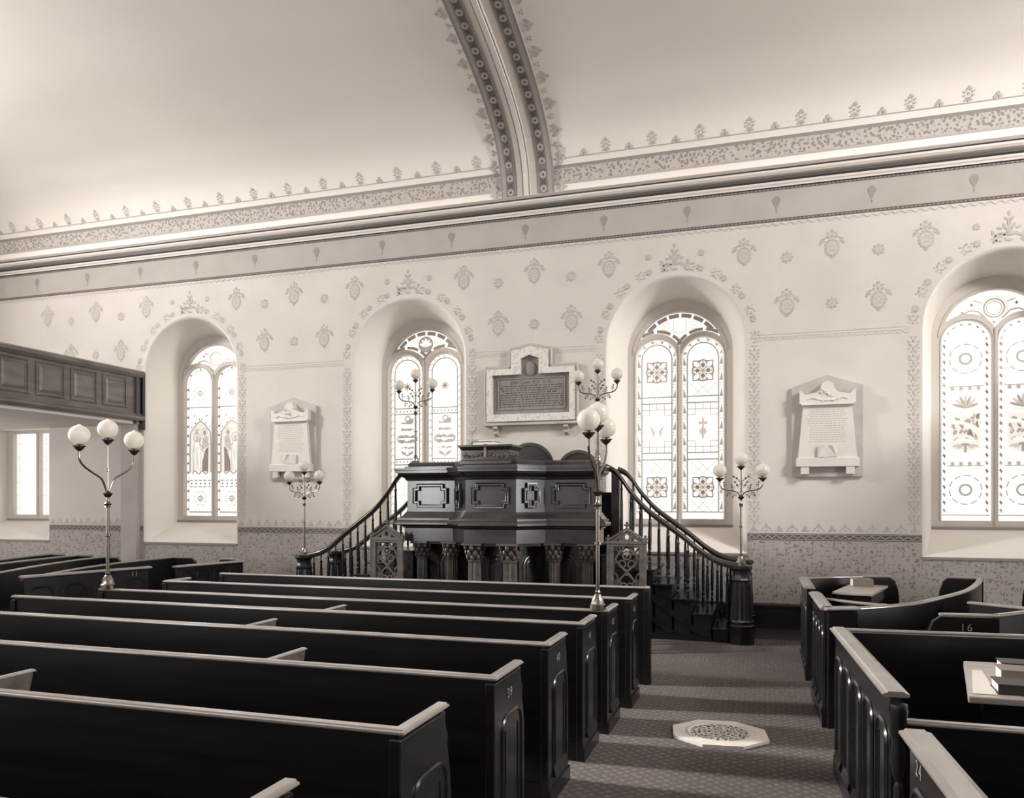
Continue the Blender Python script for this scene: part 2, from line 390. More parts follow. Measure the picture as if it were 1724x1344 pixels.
def light_lozenge(p, u, right):
    a = inner_border(p, u, .085, .012, 1.80)
    p.path([(u-LA+.012, LB)]+arc(u, LSP, LA-.012, pi, 0, 18)+[(u+LA-.012, LB)], .006, 'g_tan')
    p.line((u-LA, 1.80), (u+LA, 1.80), .010)
    for i in range(10):
        z = 1.84+i*.252
        for sg in (-1, 1):
            e = u+sg*(LA-.020); k = u+sg*(a+.012)
            p.poly([(e, z), (e-sg*.003, z+.15), (k if sg > 0 else k, z)] if sg < 0 else [(e-.0, z), (k, z), (e-.01, z+.15)], 'g_mid', 2)
            p.line((e, z+.17), (k, z+.17), .008, 'g_tan'); p.line((e, z+.21), (k, z+.21), .008, 'g_tan')
    for i in range(6):
        t = pi*(i+.5)/6
        p.poly([(u+(a+.015)*cos(t-.07), LSP+(a+.015)*sin(t-.07)), (u+(LA-.02)*cos(t-.1), LSP+(LA-.02)*sin(t-.1)), (u+(LA-.02)*cos(t+.1), LSP+(LA-.02)*sin(t+.1))], 'g_mid', 2)
    for zc in (4.02, 2.19): rosette_glass(p, u, zc, .165)
    for z in (3.62, 3.52, 2.735, 2.63): p.line((u-a, z), (u+a, z), .012)
    for z0, z1 in ((3.62, 3.82), (2.40, 2.62), (1.80, 1.98)):
        k = 0
        for i in range(-3, 4):
            x = u+i*.14
            for sg in (-1, 1):
                x0, x1 = x, x+sg*(z1-z0)
                if u-a < x0 < u+a and u-a < x1 < u+a: p.line((x0, z0), (x1, z1), .006, 'g_tan')
    for z in (3.42, 2.83): p.line((u-a, z), (u+a, z), .007, 'g_mid')
    for i in range(1, 4):
        x = u-a+2*a*i/4
        for z0, z1 in ((3.42, 3.52), (2.735, 2.83)): p.line((x, z0), (x, z1), .007, 'g_mid')
    for sg in (-1, 1):
        x = u+sg*a*.5
        for z0, z1 in ((3.33, 3.42), (2.83, 2.92)):
            p.line((x, z0), (x, z1), .006, 'g_mid'); 
            zz = z0 if z0 > 3 else z1
            p.line((x, zz), (u+sg*a, zz), .006, 'g_mid')
    for z in (3.24, 3.125, 3.01): 
        for sg in (-1, 1): p.line((u+sg*a*.66, z), (u+sg*a, z), .004, 'g_pale')
    if not right:
        for sg in (-1, 1):
            for i in range(4):
                p.poly([(u+sg*.02, 3.06+.015*i), (u+sg*(.12-.015*i), 3.20-.055*i), (u+sg*(.10-.015*i), 3.14-.055*i)], 'g_tan', 2)
    else:
        p.poly([(u-.015, 2.95), (u+.015, 2.95), (u+.015, 3.28), (u-.015, 3.28)], 'g_tan', 2)
        p.poly([(u-.07, 3.18), (u+.07, 3.18), (u+.07, 3.22), (u-.07, 3.22)], 'g_tan', 2)
        p.poly([(u-.06, 3.06), (u, 2.98), (u+.06, 3.06), (u+.03, 3.12), (u-.03, 3.12)], 'g_tan', 2)
def light_emblem(p, u, right):
    a = inner_border(p, u, .085, .013, 1.74)
    p.path([(u-LA+.012, LB)]+arc(u, LSP, LA-.012, pi, 0, 18)+[(u+LA-.012, LB)], .008, 'lead')
    for i in range(20):
        z = 1.82+i*.122
        for sg in (-1, 1):
            k = u+sg*(LA-.048)
            p.path([(k-.03, z-.05), (k, z), (k+.03, z-.05)], .007, 'g_mid')
    for i in range(9):
        t = pi*(i+.5)/9; r = LA-.048
        p.line((u+(r-.03)*cos(t), LSP+(r-.03)*sin(t)), (u+(r+.03)*cos(t+.06), LSP+(r+.03)*sin(t+.06)), .007, 'g_mid')
    for z in (3.60, 3.50, 2.71, 2.61): p.line((u-a, z), (u+a, z), .013)
    for i in range(7):
        x = u-a+(i+.5)*2*a/7
        for z in (3.55, 2.66): p.poly(ell(x, z, .017, .02, 8), 'g_mid', 2)
    for i in range(1, 5):
        x = u-a+2*a*i/5; p.line((x, 3.62), (x, LSP+sqrt(max(.01, a*a-(x-u)**2))), .004, 'g_pale'); p.line((x, 1.75), (x, 2.6), .005, 'g_tan')
    for i in range(7):
        if i < 6: p.line((u-a, 3.70+.115*i), (u+a, 3.70+.115*i), .004, 'g_pale')
        p.line((u-a, 1.83+.12*i), (u+a, 1.83+.12*i), .005, 'g_tan')
    for i in range(8):
        t = i*pi/4; p.poly(ell(u+.05*cos(t), 3.98+.05*sin(t), .034, .014, 8, t), 'g_mid', 2)
    p.poly(ell(u, 3.98, .03, .03, 8), 'g_dark', 3)
    def slab(z0, z1, h, seed):
        rr = random.Random(seed); top = []; bot = []
        for i in range(9):
            x = -h+2*h*i/8; top.append((u+x, z1-rr.random()*.035)); bot.append((u+x, z0+rr.random()*.022))
        p.poly(top+bot[::-1], 'g_mid', 2)
    slab(3.32, 3.38, .12, 1)
    ring(p, u+.01, 3.42, .045, .018, 'g_mid'); p.poly(ell(u+.07, 3.38, .06, .035, 10, .6), 'g_mid', 2)
    slab(3.20, 3.27, .125, 2)
    slab(3.07, 3.145, .13, 3); slab(2.985, 3.055, .13, 4)
    for sg in (-1, 1):
        p.poly(ell(u+sg*.13, 3.065, .055, .055, 12), 'g_mid', 2); ring(p, u+sg*.13, 3.065, .062, .009, 'lead')
    p.line((u-.17, 3.065), (u+.17, 3.065), .022, 'g_clear', 5)
    slab(2.885, 2.945, .125, 5)
    p.poly([(u-.125, 2.865), (u-.05, 2.83), (u+.05, 2.83), (u+.125, 2.865), (u+.10, 2.80), (u, 2.755), (u-.10, 2.80)], 'g_mid', 2)
    p.poly(ell(u, 2.81, .025, .03, 8), 'g_clear', 3)
    for sg in (-1, 1):
        for i in range(12): p.poly(ell(u+sg*(.17+.028*random.random()), 2.76+.055*i, .010, .014, 6), 'g_tan', 2)
def light_figures(p, u, right):
    for i in range(14):
        z = 1.79+i*.178
        for sg in (-1, 1): p.poly([(u+sg*(LA-.03)-.019, z), (u+sg*(LA-.03)+.019, z), (u+sg*(LA-.03)+.019, z+.045), (u+sg*(LA-.03)-.019, z+.045)], 'g_dark', 2)
    for t in (.22, .5, .78): p.poly(ell(u+(LA-.03)*cos(pi*t), LSP+(LA-.03)*sin(pi*t), .024, .024, 4), 'g_dark', 2)
    a = inner_border(p, u, .062, .006, 1.74)
    p.line((u-a, 1.76), (u+a, 1.76), .028, 'g_mid'); p.line((u-a, 3.78), (u+a, 3.78), .012, 'lead')
    for zc in (4.05, 2.02):
        for i in range(8):
            t = i*pi/4+pi/8; p.path(arc(u, zc, .135, t-.25, t+.25, 4), .009, 'g_mid')
            p.poly(ell(u+.065*cos(i*pi/4), zc+.065*sin(i*pi/4), .015, .015, 6), 'g_mid', 2)
        ring(p, u, zc, .04, .013, 'lead', 14); p.poly(ell(u, zc, .016, .016, 6), 'g_dark', 3)
    for i in range(5):
        x = u-a+(i+.5)*2*a/5; p.poly(ell(x, 2.31, .020, .022, 6), 'g_dark', 2)
        for z in (2.25, 2.37): p.line((x-.038, z), (x+.038, z), .016, 'g_mid')
    for x, z in ((-.14, 3.62), (.14, 3.62), (-.03, 3.55), (.03, 3.55), (-.12, 3.48), (.12, 3.48), (-.21, 3.4), (.21, 3.4)): p.poly(ell(u+x, z, .018, .018, 6), 'g_dark', 2)
    can = [(u-a+.02, 2.52), (u-a+.02, 3.1), (u-a+.03, 3.3), (u-.10, 3.45), (u, 3.52), (u+.10, 3.45), (u+a-.03, 3.3), (u+a-.02, 3.1), (u+a-.02, 2.52)]
    p.path(can, .016, 'g_mid'); p.poly([(x, z) for x, z in can], 'g_pale', 0)
    p.line((u-a, 3.36), (u+a, 3.36), .006, 'g_tan')
    s = -1 if right else 1
    rr = random.Random(4 if right else 8)
    for i in range(5): p.poly(ell(u+rr.uniform(-.16, .16), rr.uniform(3.0, 3.35), .05, .03, 7, rr.random()*3), 'g_tan', 1)
    p.poly([(u-.16*s, 2.52), (u-.0*s, 2.50), (u+.0, 2.95), (u-.03*s, 3.12), (u-.12*s, 3.14), (u-.18*s, 2.9)], 'g_clear', 1)
    p.path([(u-.16*s, 2.52), (u-.18*s, 2.9), (u-.12*s, 3.14), (u-.03*s, 3.12), (u+.0*s, 2.95), (u, 2.50)], .008, 'g_mid')
    p.poly(ell(u-.08*s, 3.19, .042, .055, 10), 'g_tan', 2); p.path(ell(u-.08*s, 3.2, .078, .085, 14), .009, 'g_mid', True)
    p.poly([(u+.02*s, 2.95), (u+.16*s, 3.02), (u+.18*s, 3.2), (u+.10*s, 3.24), (u+.03*s, 3.12)], 'g_tan', 1)
    p.poly(ell(u+.09*s, 3.29, .038, .05, 10), 'g_mid', 2); p.path(ell(u+.09*s, 3.30, .07, .075, 12), .007, 'g_tan', True)
    p.poly([(u+.03*s, 2.56), (u+.17*s, 2.54), (u+.18*s, 3.02), (u+.11*s, 2.96), (u+.04*s, 2.74)], 'g_dark', 2)
    for i in range(4): p.line((u+(.06+.03*i)*s, 2.56), (u+(.09+.02*i)*s, 2.9), .006, 'g_mid', 5)
    for i in range(5): p.line((u-.15*s+.03*i*s, 2.54), (u-.15*s+.024*i*s, 3.02), .007, 'g_mid')
    for q in ((.02, 2.98, .14, 2.88), (-.02, 3.08, .06, 3.0), (.05, 3.18, .15, 3.1)): p.line((u+q[0]*s, q[1]), (u+q[2]*s, q[3]), .010, 'g_mid')
    p.path([(u-.19*s, 2.5), (u-.13*s, 2.56), (u-.04*s, 2.49), (u+.05*s, 2.56), (u+.12*s, 2.49), (u+.18*s, 2.54)], .018, 'g_mid')
def light_circles(p, u, right):
    for sg in (-1, 1):
        for i in range(22):
            z = 1.80+i*.112; x = u+sg*(LA-.052)
            p.poly([(x-.021, z+.042), (x+.006, z), (x+.021, z+.034), (x-.006, z+.076)], 'g_dark' if i % 2 else 'g_mid', 2)
    for i in range(8):
        t = pi*(i+.5)/8; r = LA-.052
        p.line((u+r*cos(t-.07), LSP+r*sin(t-.07)), (u+r*cos(t+.07), LSP+r*sin(t+.07)), .024, 'g_mid')
    for zc in (4.0, 2.13):
        ring(p, u, zc, .075, .019, 'g_mid', 18)
        for k in range(10):
            t = k*2*pi/10; p.path(arc(u, zc, .205, t, t+.44, 4), .010, 'g_mid')
    p.line((u-LA+.02, 1.77), (u+LA-.02, 1.77), .010, 'g_mid')
    for z in (3.575, 2.505):
        p.line((u-.23, z+(.032 if z > 3 else -.032)), (u+.23, z+(.032 if z > 3 else -.032)), .009, 'g_mid')
        for i in range(4):
            x = u-.165+.11*i; p.poly([(x-.026, z-.028), (x+.026, z-.028), (x+.026, z+.028), (x-.026, z+.028)], 'g_tan', 2); p.poly(ell(x, z, .018, .016, 6), 'g_mid', 3)
    p.poly([(u-.19, 2.72), (u-.10, 2.70), (u, 2.64), (u+.10, 2.70), (u+.19, 2.72), (u+.20, 3.24), (u+.1, 3.28), (u-.12, 3.28), (u-.19, 3.2)], 'g_pale', 0)
    for i in range(7):
        t = pi/2+(i-3)*.42; p.poly(ell(u+.08*cos(t), 3.30+.09*sin(t), .10, .020, 10, t), 'g_tan' if i % 2 else 'g_mid', 2)
    rr = random.Random(5)
    for i in range(34):
        x, z = u+rr.uniform(-.16, .16), rr.uniform(2.86, 3.2)
        p.poly(ell(x, z, rr.uniform(.02, .045), rr.uniform(.014, .026), 8, rr.random()*3), ('g_mid', 'g_tan', 'g_mid', 'g_dark')[i % 4], 2)
    p.path([(u-.17, 3.10), (u-.05, 3.10), (u+.06, 3.04), (u+.16, 2.94)], .045, 'g_clear', False, 5); p.line((u-.14, 3.225), (u+.1, 3.23), .035, 'g_clear', 5); p.line((u-.12, 2.84), (u+.1, 2.84), .03, 'g_clear', 5)
    for x, z, t in ((-.06, 2.75, .5), (.06, 2.75, 2.6), (0, 2.72, 1.57), (-.11, 2.76, .2), (.11, 2.76, 2.9), (0, 2.78, 0)): p.poly(ell(u+x, z, .06, .02, 8, t), 'g_tan' if x else 'g_mid', 2)
def light_plain(p, u, right):
    for sg in (-1, 1):
        p.line((u+sg*(LA-.10), 1.72), (u+sg*(LA-.10), 3.38), .012, 'g_tan')
        for i in range(6): p.line((u+sg*(LA-.10), 1.8+.27*i), (u+sg*(LA-.03), 1.83+.27*i), .012, 'g_tan')
def fan_loop(g=.40):
    # head tracery: bounded above by the window arch, below by the two light heads
    out = [q for q in arc(0, 4.27, .68, pi, 0, 40) if hypot(abs(q[0])-LCX, q[1]-LSP) >= g and q[1] > 4.52]
    r = arc(LCX, LSP, g, 0, pi, 40); r = [q for q in r if q[0] >= 0 and hypot(q[0], q[1]-4.27) <= .68]
    r = [q for q in r if q[1] > 4.3 and q[0] < out[-1][0]]
    zb = LSP+sqrt(g*g-LCX*LCX)
    return out+[q for q in r]+[(0, zb)]+[(-a, b) for a, b in r[::-1]]
FAN = fan_loop()
def tracery_dark(p):
    for i in range(6):
        a0, a1 = radians(38+i*17.6), radians(38+i*17.6+14.5)
        p.poly(arc(0, 4.27, .665, a0, a1, 5)+arc(0, 4.27, .60, a1, a0, 5), 'g_dark', 2)
    for sg in (-1, 1):
        for a0, a1 in ((58, 84), (90, 118), (124, 150)):
            A = arc(LCX, LSP, .425, radians(a0), radians(a1), 5)+arc(LCX, LSP, .475, radians(a1), radians(a0), 5)
            p.poly([(sg*a, b) for a, b in A], 'g_dark', 2)
        p.path([(sg*a, b) for a, b in arc(.22, 4.74, .06, 0, 2*pi, 14)], .006, 'g_tan'); p.poly(ell(sg*.22, 4.74, .03, .03, 8), 'g_pale', 2)
def tracery_medallion(p):
    tracery_dark(p)
    p.poly(ell(0, 4.71, .125, .125, 20), 'g_mid', 3); ring(p, 0, 4.71, .13, .012, 'lead')
    for i in range(5):
        t = pi/2+(i-2)*.62; p.poly(ell(.05*cos(t), 4.68+.06*sin(t), .075, .024, 8, t), 'g_clear', 5)
    p.poly([(-.06, 4.58), (.06, 4.58), (0, 4.43)], 'g_pale', 2)
def tracery_shield(p):
    tracery_dark(p)
    p.path([(-.10, 4.84), (-.10, 4.64), (.10, 4.64), (.10, 4.84)], .008, 'g_tan')
    for sg in (-1, 1): p.poly([(sg*.46, 4.63), (sg*.40, 4.62), (sg*.50, 4.55), (sg*.54, 4.56)], 'g_pale', 4)
def tracery_ring(p):
    ring(p, 0, 4.70, .13, .024, 'g_mid'); ring(p, 0, 4.70, .095, .008, 'g_mid'); ring(p, 0, 4.70, .165, .006, 'g_tan')
    for sg in (-1, 1):
        p.poly(ell(sg*.28, 4.76, .026, .026, 4), 'g_dark', 2); p.poly(ell(sg*.40, 4.66, .018, .018, 4), 'g_dark', 2)
        p.path([(sg*.10, 4.55), (sg*.2, 4.66), (sg*.30, 4.68), (sg*.48, 4.60)], .014, 'g_mid')
        p.path([(sg*.16, 4.78), (sg*.26, 4.82)], .010, 'g_mid')
    p.poly(ell(0, 4.50, .02, .02, 4), 'g_dark', 2)
WIN = [(light_plain, tracery_ring), (light_figures, tracery_ring), (light_emblem, tracery_medallion), (light_lozenge, tracery_shield), (light_circles, tracery_ring)]
for i, c in enumerate(CX):
    e = bpy.data.objects.new(f'window_{i+1}', None); COL.objects.link(e); struct(e); e.location = (c, DG, 1.6); ORG[e] = (c, DG, 1.6)
    fr = MB(); fl = flat(c)
    lights = [[(s*LCX-LA, LB)]+([(s*LCX-LA, 3.38), (s*LCX+LA, 3.38)] if fl else arc(s*LCX, LSP, LA, pi, 0, 20))+[(s*LCX+LA, LB)] for s in (-1, 1)]
    oo = [(-.83, 1.55), (-.83, 3.46), (.83, 3.46), (.83, 1.55)] if fl else [(a-c, b) for a, b in outline(c, .83, ZS, 1.55, 30)]
    fr.plate([oo]+lights+([] if fl else [FAN]), .10, lambda u, v, d: (c+u, .70+d, v))
    fr.tube([(c, .645, 1.62), (c, .645, 3.4 if fl else 4.40)], .022, 6)
    if not fl:
        fr.tube([(c+a, .645, b) for a, b in arc(0, 4.27, .72, pi*.02, pi*.98, 24)], .012, 6)
        for s in (-1, 1):
            fr.tube([(c+s*LCX-LA-.012, .648, LB)]+[(c+a, .648, b) for a, b in arc(s*LCX, LSP, LA+.012, pi, 0, 16)]+[(c+s*LCX+LA+.012, .648, LB)], .012, 6)
    fr.build('window_frame', 'frame', e, smooth=True)
    p = Pane(c)
    p.mb.add([(c-.76, DG-.002, 1.6), (c+.76, DG-.002, 1.6)]+[(c+a, DG-.002, min(b, 3.45) if fl else b) for a, b in arc(0, 4.27, .76, 0, pi, 24)], [tuple(range(27))], 0)
    fn, tr = WIN[i]
    for s in (-1, 1): fn(p, s*LCX, s > 0)
    if not fl: tr(p)
    p.mb.build('stained_glass', GL, e)
    MB().box(c-.80, c+.80, .62, .72, 1.565, 1.605).build('sill_rail', 'stencilmid', e)
    MB().box(c-RO-.01, c+RO+.01, -.022, .03, ZB-.035, ZB).build('sill_edge', 'stencilmid', e)

# ------------------------------------------------------------------ painted decoration of the wall
st = MB(); YD = -.004
def sp(pts, m=0, dy=0.0): st.add([(a, YD-dy, b) for a, b in pts], [tuple(range(len(pts)))], m)
def sline(p, q, wd, m=0, dy=0.0):
    dx, dz = q[0]-p[0], q[1]-p[1]; L = hypot(dx, dz) or 1; nx, nz = -dz/L*wd/2, dx/L*wd/2
    sp([(p[0]+nx,p[1]+nz),(p[0]-nx,p[1]-nz),(q[0]-nx,q[1]-nz),(q[0]+nx,q[1]+nz)], m, dy)
def palmette(x, z, s=1.0, m=0):
    sp(ell(x, z-.06*s, .075*s, .10*s, 14), 2)
    for k in range(14):
        t = 2*pi*k/14; sp(ell(x+.085*s*cos(t), z-.06*s+.112*s*sin(t), .024*s, .014*s, 6, t+1.2), m, .001)
    for k in range(5): sp(ell(x+.032*s*cos(k*1.257+.3), z-.06*s+.045*s*sin(k*1.257+.3), .014*s, .016*s, 6), m, .001)
    for sg in (-1, 1):
        for (dx, dz, r, q, t) in ((.055, .095, .026, .016, .9), (.125, .035, .030, .020, .2), (.155, .005, .020, .016, 1.1), (.05, .145, .022, .016, .6), (.10, .075, .016, .014, .4), (.135, .065, .014, .012, .4)):
            sp(ell(x+sg*dx*s, z+dz*s, r*s, q*s, 8, sg*t), m, .001)
    sp(ell(x, z+.105*s, .020*s, .030*s, 10), m, .001); sp(ell(x, z+.18*s, .022*s, .024*s, 8), m, .001)
    sp(ell(x, z-.195*s, .022*s, .018*s, 8), m, .001)
def flower(x, z, r, m=0):
    sp(ell(x, z, r*.62, r*.62, 10), 2)
    for k in range(8): sp(ell(x+r*.7*cos(k*pi/4), z+r*.7*sin(k*pi/4), r*.32, r*.2, 6, k*pi/4), m, .001)
    sp(ell(x, z, r*.2, r*.2, 6), m, .001)
def sprig(x, z, t, s=1.0, m=0):
    """one unit of the leaf border; t = direction of growth"""
    ct, s_ = cos(t), sin(t)
    def T(a, b): return (x+(a*ct-b*s_)*s, z+(a*s_+b*ct)*s)
    for (a, b, r, tt) in ((0, 0, .035, 0), (.05, .045, .035, .8), (.05, -.045, .035, -.8), (.10, .06, .025, 1.2), (.10, -.06, .025, -1.2), (.11, 0, .03, 0), (.165, .028, .018, .3), (.165, -.028, .018, -.3), (.0, .062, .016, 1.5), (.0, -.062, .016, 1.5)):
        q = T(a, b); sp(ell(q[0], q[1], r*s, .013*s, 6, t+tt), m, .001)
per = 4.365
for k in range(-3, 3):
    x0 = -3.485+k*per
    if x0-1.3 < XL or x0 > 6: continue
    for dx in (-1.19, 0, 1.19): palmette(x0+dx, 5.60)
    for dx in (-.6, .6): palmette(x0+dx, 4.82); flower(x0+dx, 5.46, .085)
    flower(x0, 4.76, .085)
    # double line and scallops between the window surrounds
    xa, xb = x0-per/2+RO+.16, x0+per/2-RO-.16
    segs = [(xa, xb)] if abs(k) > 0 else [(xa, -4.24), (-2.80, xb)]
    if k == 0: segs = [(xa, -3.95), (-3.12, xb)]
    for a, b in segs:
        sline((a, 4.37), (b, 4.37), .012, 2); sline((a, 4.33), (b, 4.33), .008, 2)
        n = int((b-a)/.085)
        for i in range(n):
            u0 = a+(b-a)*i/n; u1 = a+(b-a)*(i+1)/n
            A = [(u0+(u1-u0)*j/4, 4.315-.035*sin(pi*j/4)) for j in range(5)]
            for p_, q_ in zip(A, A[1:]): sline(p_, q_, .008, 2)
for c in CX[1:]:
    for sg in (-1, 1):
        xb = c+sg*(RO+.105)
        z = 1.66
        while z < 4.2: sprig(xb, z, pi/2, .95); z += .20
    n = 19
    for i in range(n):
        t = pi*(i+.5)/n
        if abs(t-pi/2) < .12: continue
        R = RO+.12
        if i % 2: flower(c+R*cos(t), ZS+R*sin(t), .05)
        else: sprig(c+R*cos(t), ZS+R*sin(t), t-pi/2, .85)
    # crown above the arch
    zc = ZS+RO+.14
    for sg in (-1, 1):
        for (dx, dz, r, t) in ((.06, .02, .05, .5), (.13, .0, .05, -.2), (.19, .05, .035, 1.1), (.05, .12, .05, 1.1), (.11, .10, .035, .4), (.035, .22, .03, .9), (.16, -.06, .035, -.8)):
            sp(ell(c+sg*dx, zc+dz, r, .018, 8, sg*t), 0, .001)
        flower(c+sg*.385, 5.64, .05)
    sp(ell(c, zc+.05, .03, .06, 10), 0, .001); sp(ell(c, zc+.17, .025, .05, 8), 0, .001); sp(ell(c, zc+.29, .018, .04, 8), 0, .001); sp(ell(c, zc-.06, .05, .02, 8), 0, .001)
st.build('stencilled_motifs', ['stencil', 'stencildark', 'stencilfaint'], wall_back)
# frieze between two beaded lines, drops on it, a wavy line below
fz = MB()
fz.add([(XL, -.003, 6.03), (XR, -.003, 6.03), (XR, -.003, 6.46), (XL, -.003, 6.46)], [(0,1,2,3)], 0)
for z0, z1 in ((5.985, 6.03), (6.435, 6.475)):
    fz.add([(XL, -.005, z0), (XR, -.005, z0), (XR, -.005, z1), (XL, -.005, z1)], [(0,1,2,3)], 1)
    zc = (z0+z1)/2; x = XL
    while x < 5.5:
        fz.add([(x, -.006, zc-.007), (x+.03, -.006, zc-.007), (x+.03, -.006, zc+.007), (x, -.006, zc+.007)], [(0,1,2,3)], 2); x += .055
for k in range(-10, 7):
    x = -3.63+1.2555*k
    fz.add([(a, -.006, b) for a, b in ((x-.06, 6.29), (x, 6.16), (x+.06, 6.29), (x+.04, 6.335), (x, 6.355), (x-.04, 6.335))], [tuple(range(6))], 2)
    fz.add([(a, -.007, b) for a, b in ((x-.012, 6.15), (x, 6.10), (x+.012, 6.15))], [(0,1,2)], 2)
x = XL
while x < 5.5:
    A = [(x+.12*j/6, 5.945+.018*cos(2*pi*j/6)) for j in range(7)]
    for (a, b), (c_, d) in zip(A, A[1:]): fz.add([(a, -.005, b-.006), (c_, -.005, d-.006), (c_, -.005, d+.006), (a, -.005, b+.006)], [(0,1,2,3)], 3)
    x += .12
fz.build('painted_frieze', ['frieze', 'stencildark', 'stencilmid', 'stencil'], wall_back)
# dado band with a zigzag, cresting above
db = MB()
spans = [XL]+[v for c in CX for v in (c-RO-.005, c+RO+.005)]+[XR]
for a, b in zip(spans[::2], spans[1::2]):
    db.add([(a, -.004, 1.41), (b, -.004, 1.41), (b, -.004, 1.51), (a, -.004, 1.51)], [(0,1,2,3)], 0)
    for z in (1.425, 1.495): db.add([(a, -.006, z-.004), (b, -.006, z-.004), (b, -.006, z+.004), (a, -.006, z+.004)], [(0,1,2,3)], 1)
    n = max(1, int((b-a)/.11))
    if b > 6: n = int((6-a)/.11); b = 6
    for i in range(n):
        u0 = a+(b-a)*i/n; u1 = a+(b-a)*(i+1)/n; um = (u0+u1)/2
        for (p0, p1) in (((u0, 1.44), (um, 1.48)), ((um, 1.48), (u1, 1.44))):
            db.add([(p0[0], -.006, p0[1]-.006), (p1[0], -.006, p1[1]-.006), (p1[0], -.006, p1[1]+.006), (p0[0], -.006, p0[1]+.006)], [(0,1,2,3)], 1)
    n = max(1, int((b-a)/.17))
    for i in range(n):
        uc = a+(b-a)*(i+.5)/n; h = .09 if i % 2 else .06
        A = arc(uc, 1.53, h*.8, 0, pi, 6)
        for (a0, b0), (a1, b1) in zip(A, A[1:]):
            dx, dz = a1-a0, b1-b0; L = hypot(dx, dz); nx, nz = -dz/L*.005, dx/L*.005
            db.add([(a0+nx, -.004, b0+nz), (a0-nx, -.004, b0-nz), (a1-nx, -.004, b1-nz), (a1+nx, -.004, b1+nz)], [(0,1,2,3)], 2)
        db.add([(q[0], -.005, q[1]) for q in ell(uc, 1.535+h, .015, .03, 8)], [tuple(range(8))], 2)
        db.add([(q[0], -.005, q[1]) for q in ell(uc, 1.55, .022, .012, 8)], [tuple(range(8))], 2)
db.build('painted_dado_band', ['stencildark', 'frieze', 'stencil'], wall_back)
# skirting
bb = MB()
bb.sweep([(XL, 0, .14), (XR, 0, .14)], [(.0, .0), (.03, .0), (.03, .29), (.045, .30), (.045, .335), (.02, .36), (.0, .36)])
struct(bb.build('baseboard_back', 'wood'))

# ------------------------------------------------------------------ cornice, vaulted ceiling, rib
co = MB()
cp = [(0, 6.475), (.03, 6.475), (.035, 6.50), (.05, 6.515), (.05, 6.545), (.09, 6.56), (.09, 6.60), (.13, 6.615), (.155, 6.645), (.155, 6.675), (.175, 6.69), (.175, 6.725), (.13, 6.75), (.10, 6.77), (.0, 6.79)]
cm = [1, 0, 0, 0, 1, 1, 0, 0, 0, 1, 2, 2, 0, 0, 0]  # darker tone on undersides and an upright fillet
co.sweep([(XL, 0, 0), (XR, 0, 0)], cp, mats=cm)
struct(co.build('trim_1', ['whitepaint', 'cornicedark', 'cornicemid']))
half = [(0, 6.75), (-.03, 6.93), (-.075, 7.15), (-.16, 7.33), (-.287, 7.52), (-.44, 7.67), (-.62, 7.80), (-.965, 8.0), (-1.4, 8.18), (-1.8, 8.32), (-2.24, 8.45), (-3.2, 8.72), (-4.4, 8.98), (-5.8, 9.15), (YN/2, 9.2)]
hs = catmull([(a, b, 0) for a, b in half], 4); hs = [(a, b) for a, b, _ in hs]
prof = hs+[(YN-a, b) for a, b in hs[-2::-1]]
ce = MB(); n = len(prof)
ce.add([(XL, a, b) for a, b in prof]+[(XR, a, b) for a, b in prof], [(i, i+1, i+1+n, i+n) for i in range(n-1)])
ceiling = struct(ce.build('ceiling', 'ceiling', smooth=True))
# arc-length along the vault
sl = [0]
for p_, q_ in zip(prof, prof[1:]): sl.append(sl[-1]+hypot(q_[0]-p_[0], q_[1]-p_[1]))
def vault(s, off=0.0):
    s = max(0, min(s, sl[-1]-1e-6)); i = max(k for k in range(len(sl)-1) if sl[k] <= s); t = (s-sl[i])/(sl[i+1]-sl[i])
    (a, b), (c_, d) = prof[i], prof[i+1]; L = hypot(c_-a, d-b); ny, nz = -(d-b)/L, (c_-a)/L
    return (a+(c_-a)*t+ny*off, b+(d-b)*t+nz*off)
def s_of_z(z):
    lo, hi = 0, sl[-1]/2
    for _ in range(40):
        m_ = (lo+hi)/2
        if vault(m_)[1] < z: lo = m_
        else: hi = m_
    return lo
cb = MB()
XRB = -3.58; HB = .43
def cstrip(s0, s1, x0, x1, m, off=.006):
    k = max(1, int((s1-s0)/.06)); pts = [vault(s0+(s1-s0)*i/k, off) for i in range(k+1)]
    for (a, b), (c_, d) in zip(pts, pts[1:]): cb.add([(x0, a, b), (x1, a, b), (x1, c_, d), (x0, c_, d)], [(0,1,2,3)], m)
def cpoly(pts, m=0, off=.008):
    q = [(x, *vault(s, off)) for x, s in pts]; cb.add(q, [tuple(range(len(q)))], m)
s1, s2, s3, s4, s5 = (s_of_z(z) for z in (6.90, 6.93, 7.13, 7.175, 7.265))
for x0, x1 in ((XL, XRB-HB), (XRB+HB, XR)):
    cstrip(s1, s2, x0, x1, 1); cstrip(s2, s3, x0, x1, 2); cstrip(s3, s4, x0, x1, 0); cstrip(s5-.006, s5+.006, x0, x1, 1)
k = 0
x = -14.8
while x < 5.0:
    if abs(x-XRB) > HB+.1:
        if k % 2 == 0:
            for q_ in range(8):
                t = q_*pi/4+.39; cpoly([(x+.055*cos(t)+a, s5+.115+.06*sin(t)+b) for a, b in ell(0, 0, .020, .015, 6, t)], 3)
            for dx, ds, r1, r2 in ((0, .115, .018, .018), (0, .03, .008, .03), (-.035, .035, .022, .010), (.035, .035, .022, .010), (0, .20, .015, .014)):
                cpoly([(x+dx+a, s5+ds+b) for a, b in ell(0, 0, r1, r2, 8)], 3)
        else:
            for dx, ds in ((0, .07), (-.03, .03), (.03, .03)): cpoly([(x+dx+a, s5+ds+b) for a, b in ell(0, 0, .024, .03, 6)], 3)
    x += .347; k += 1
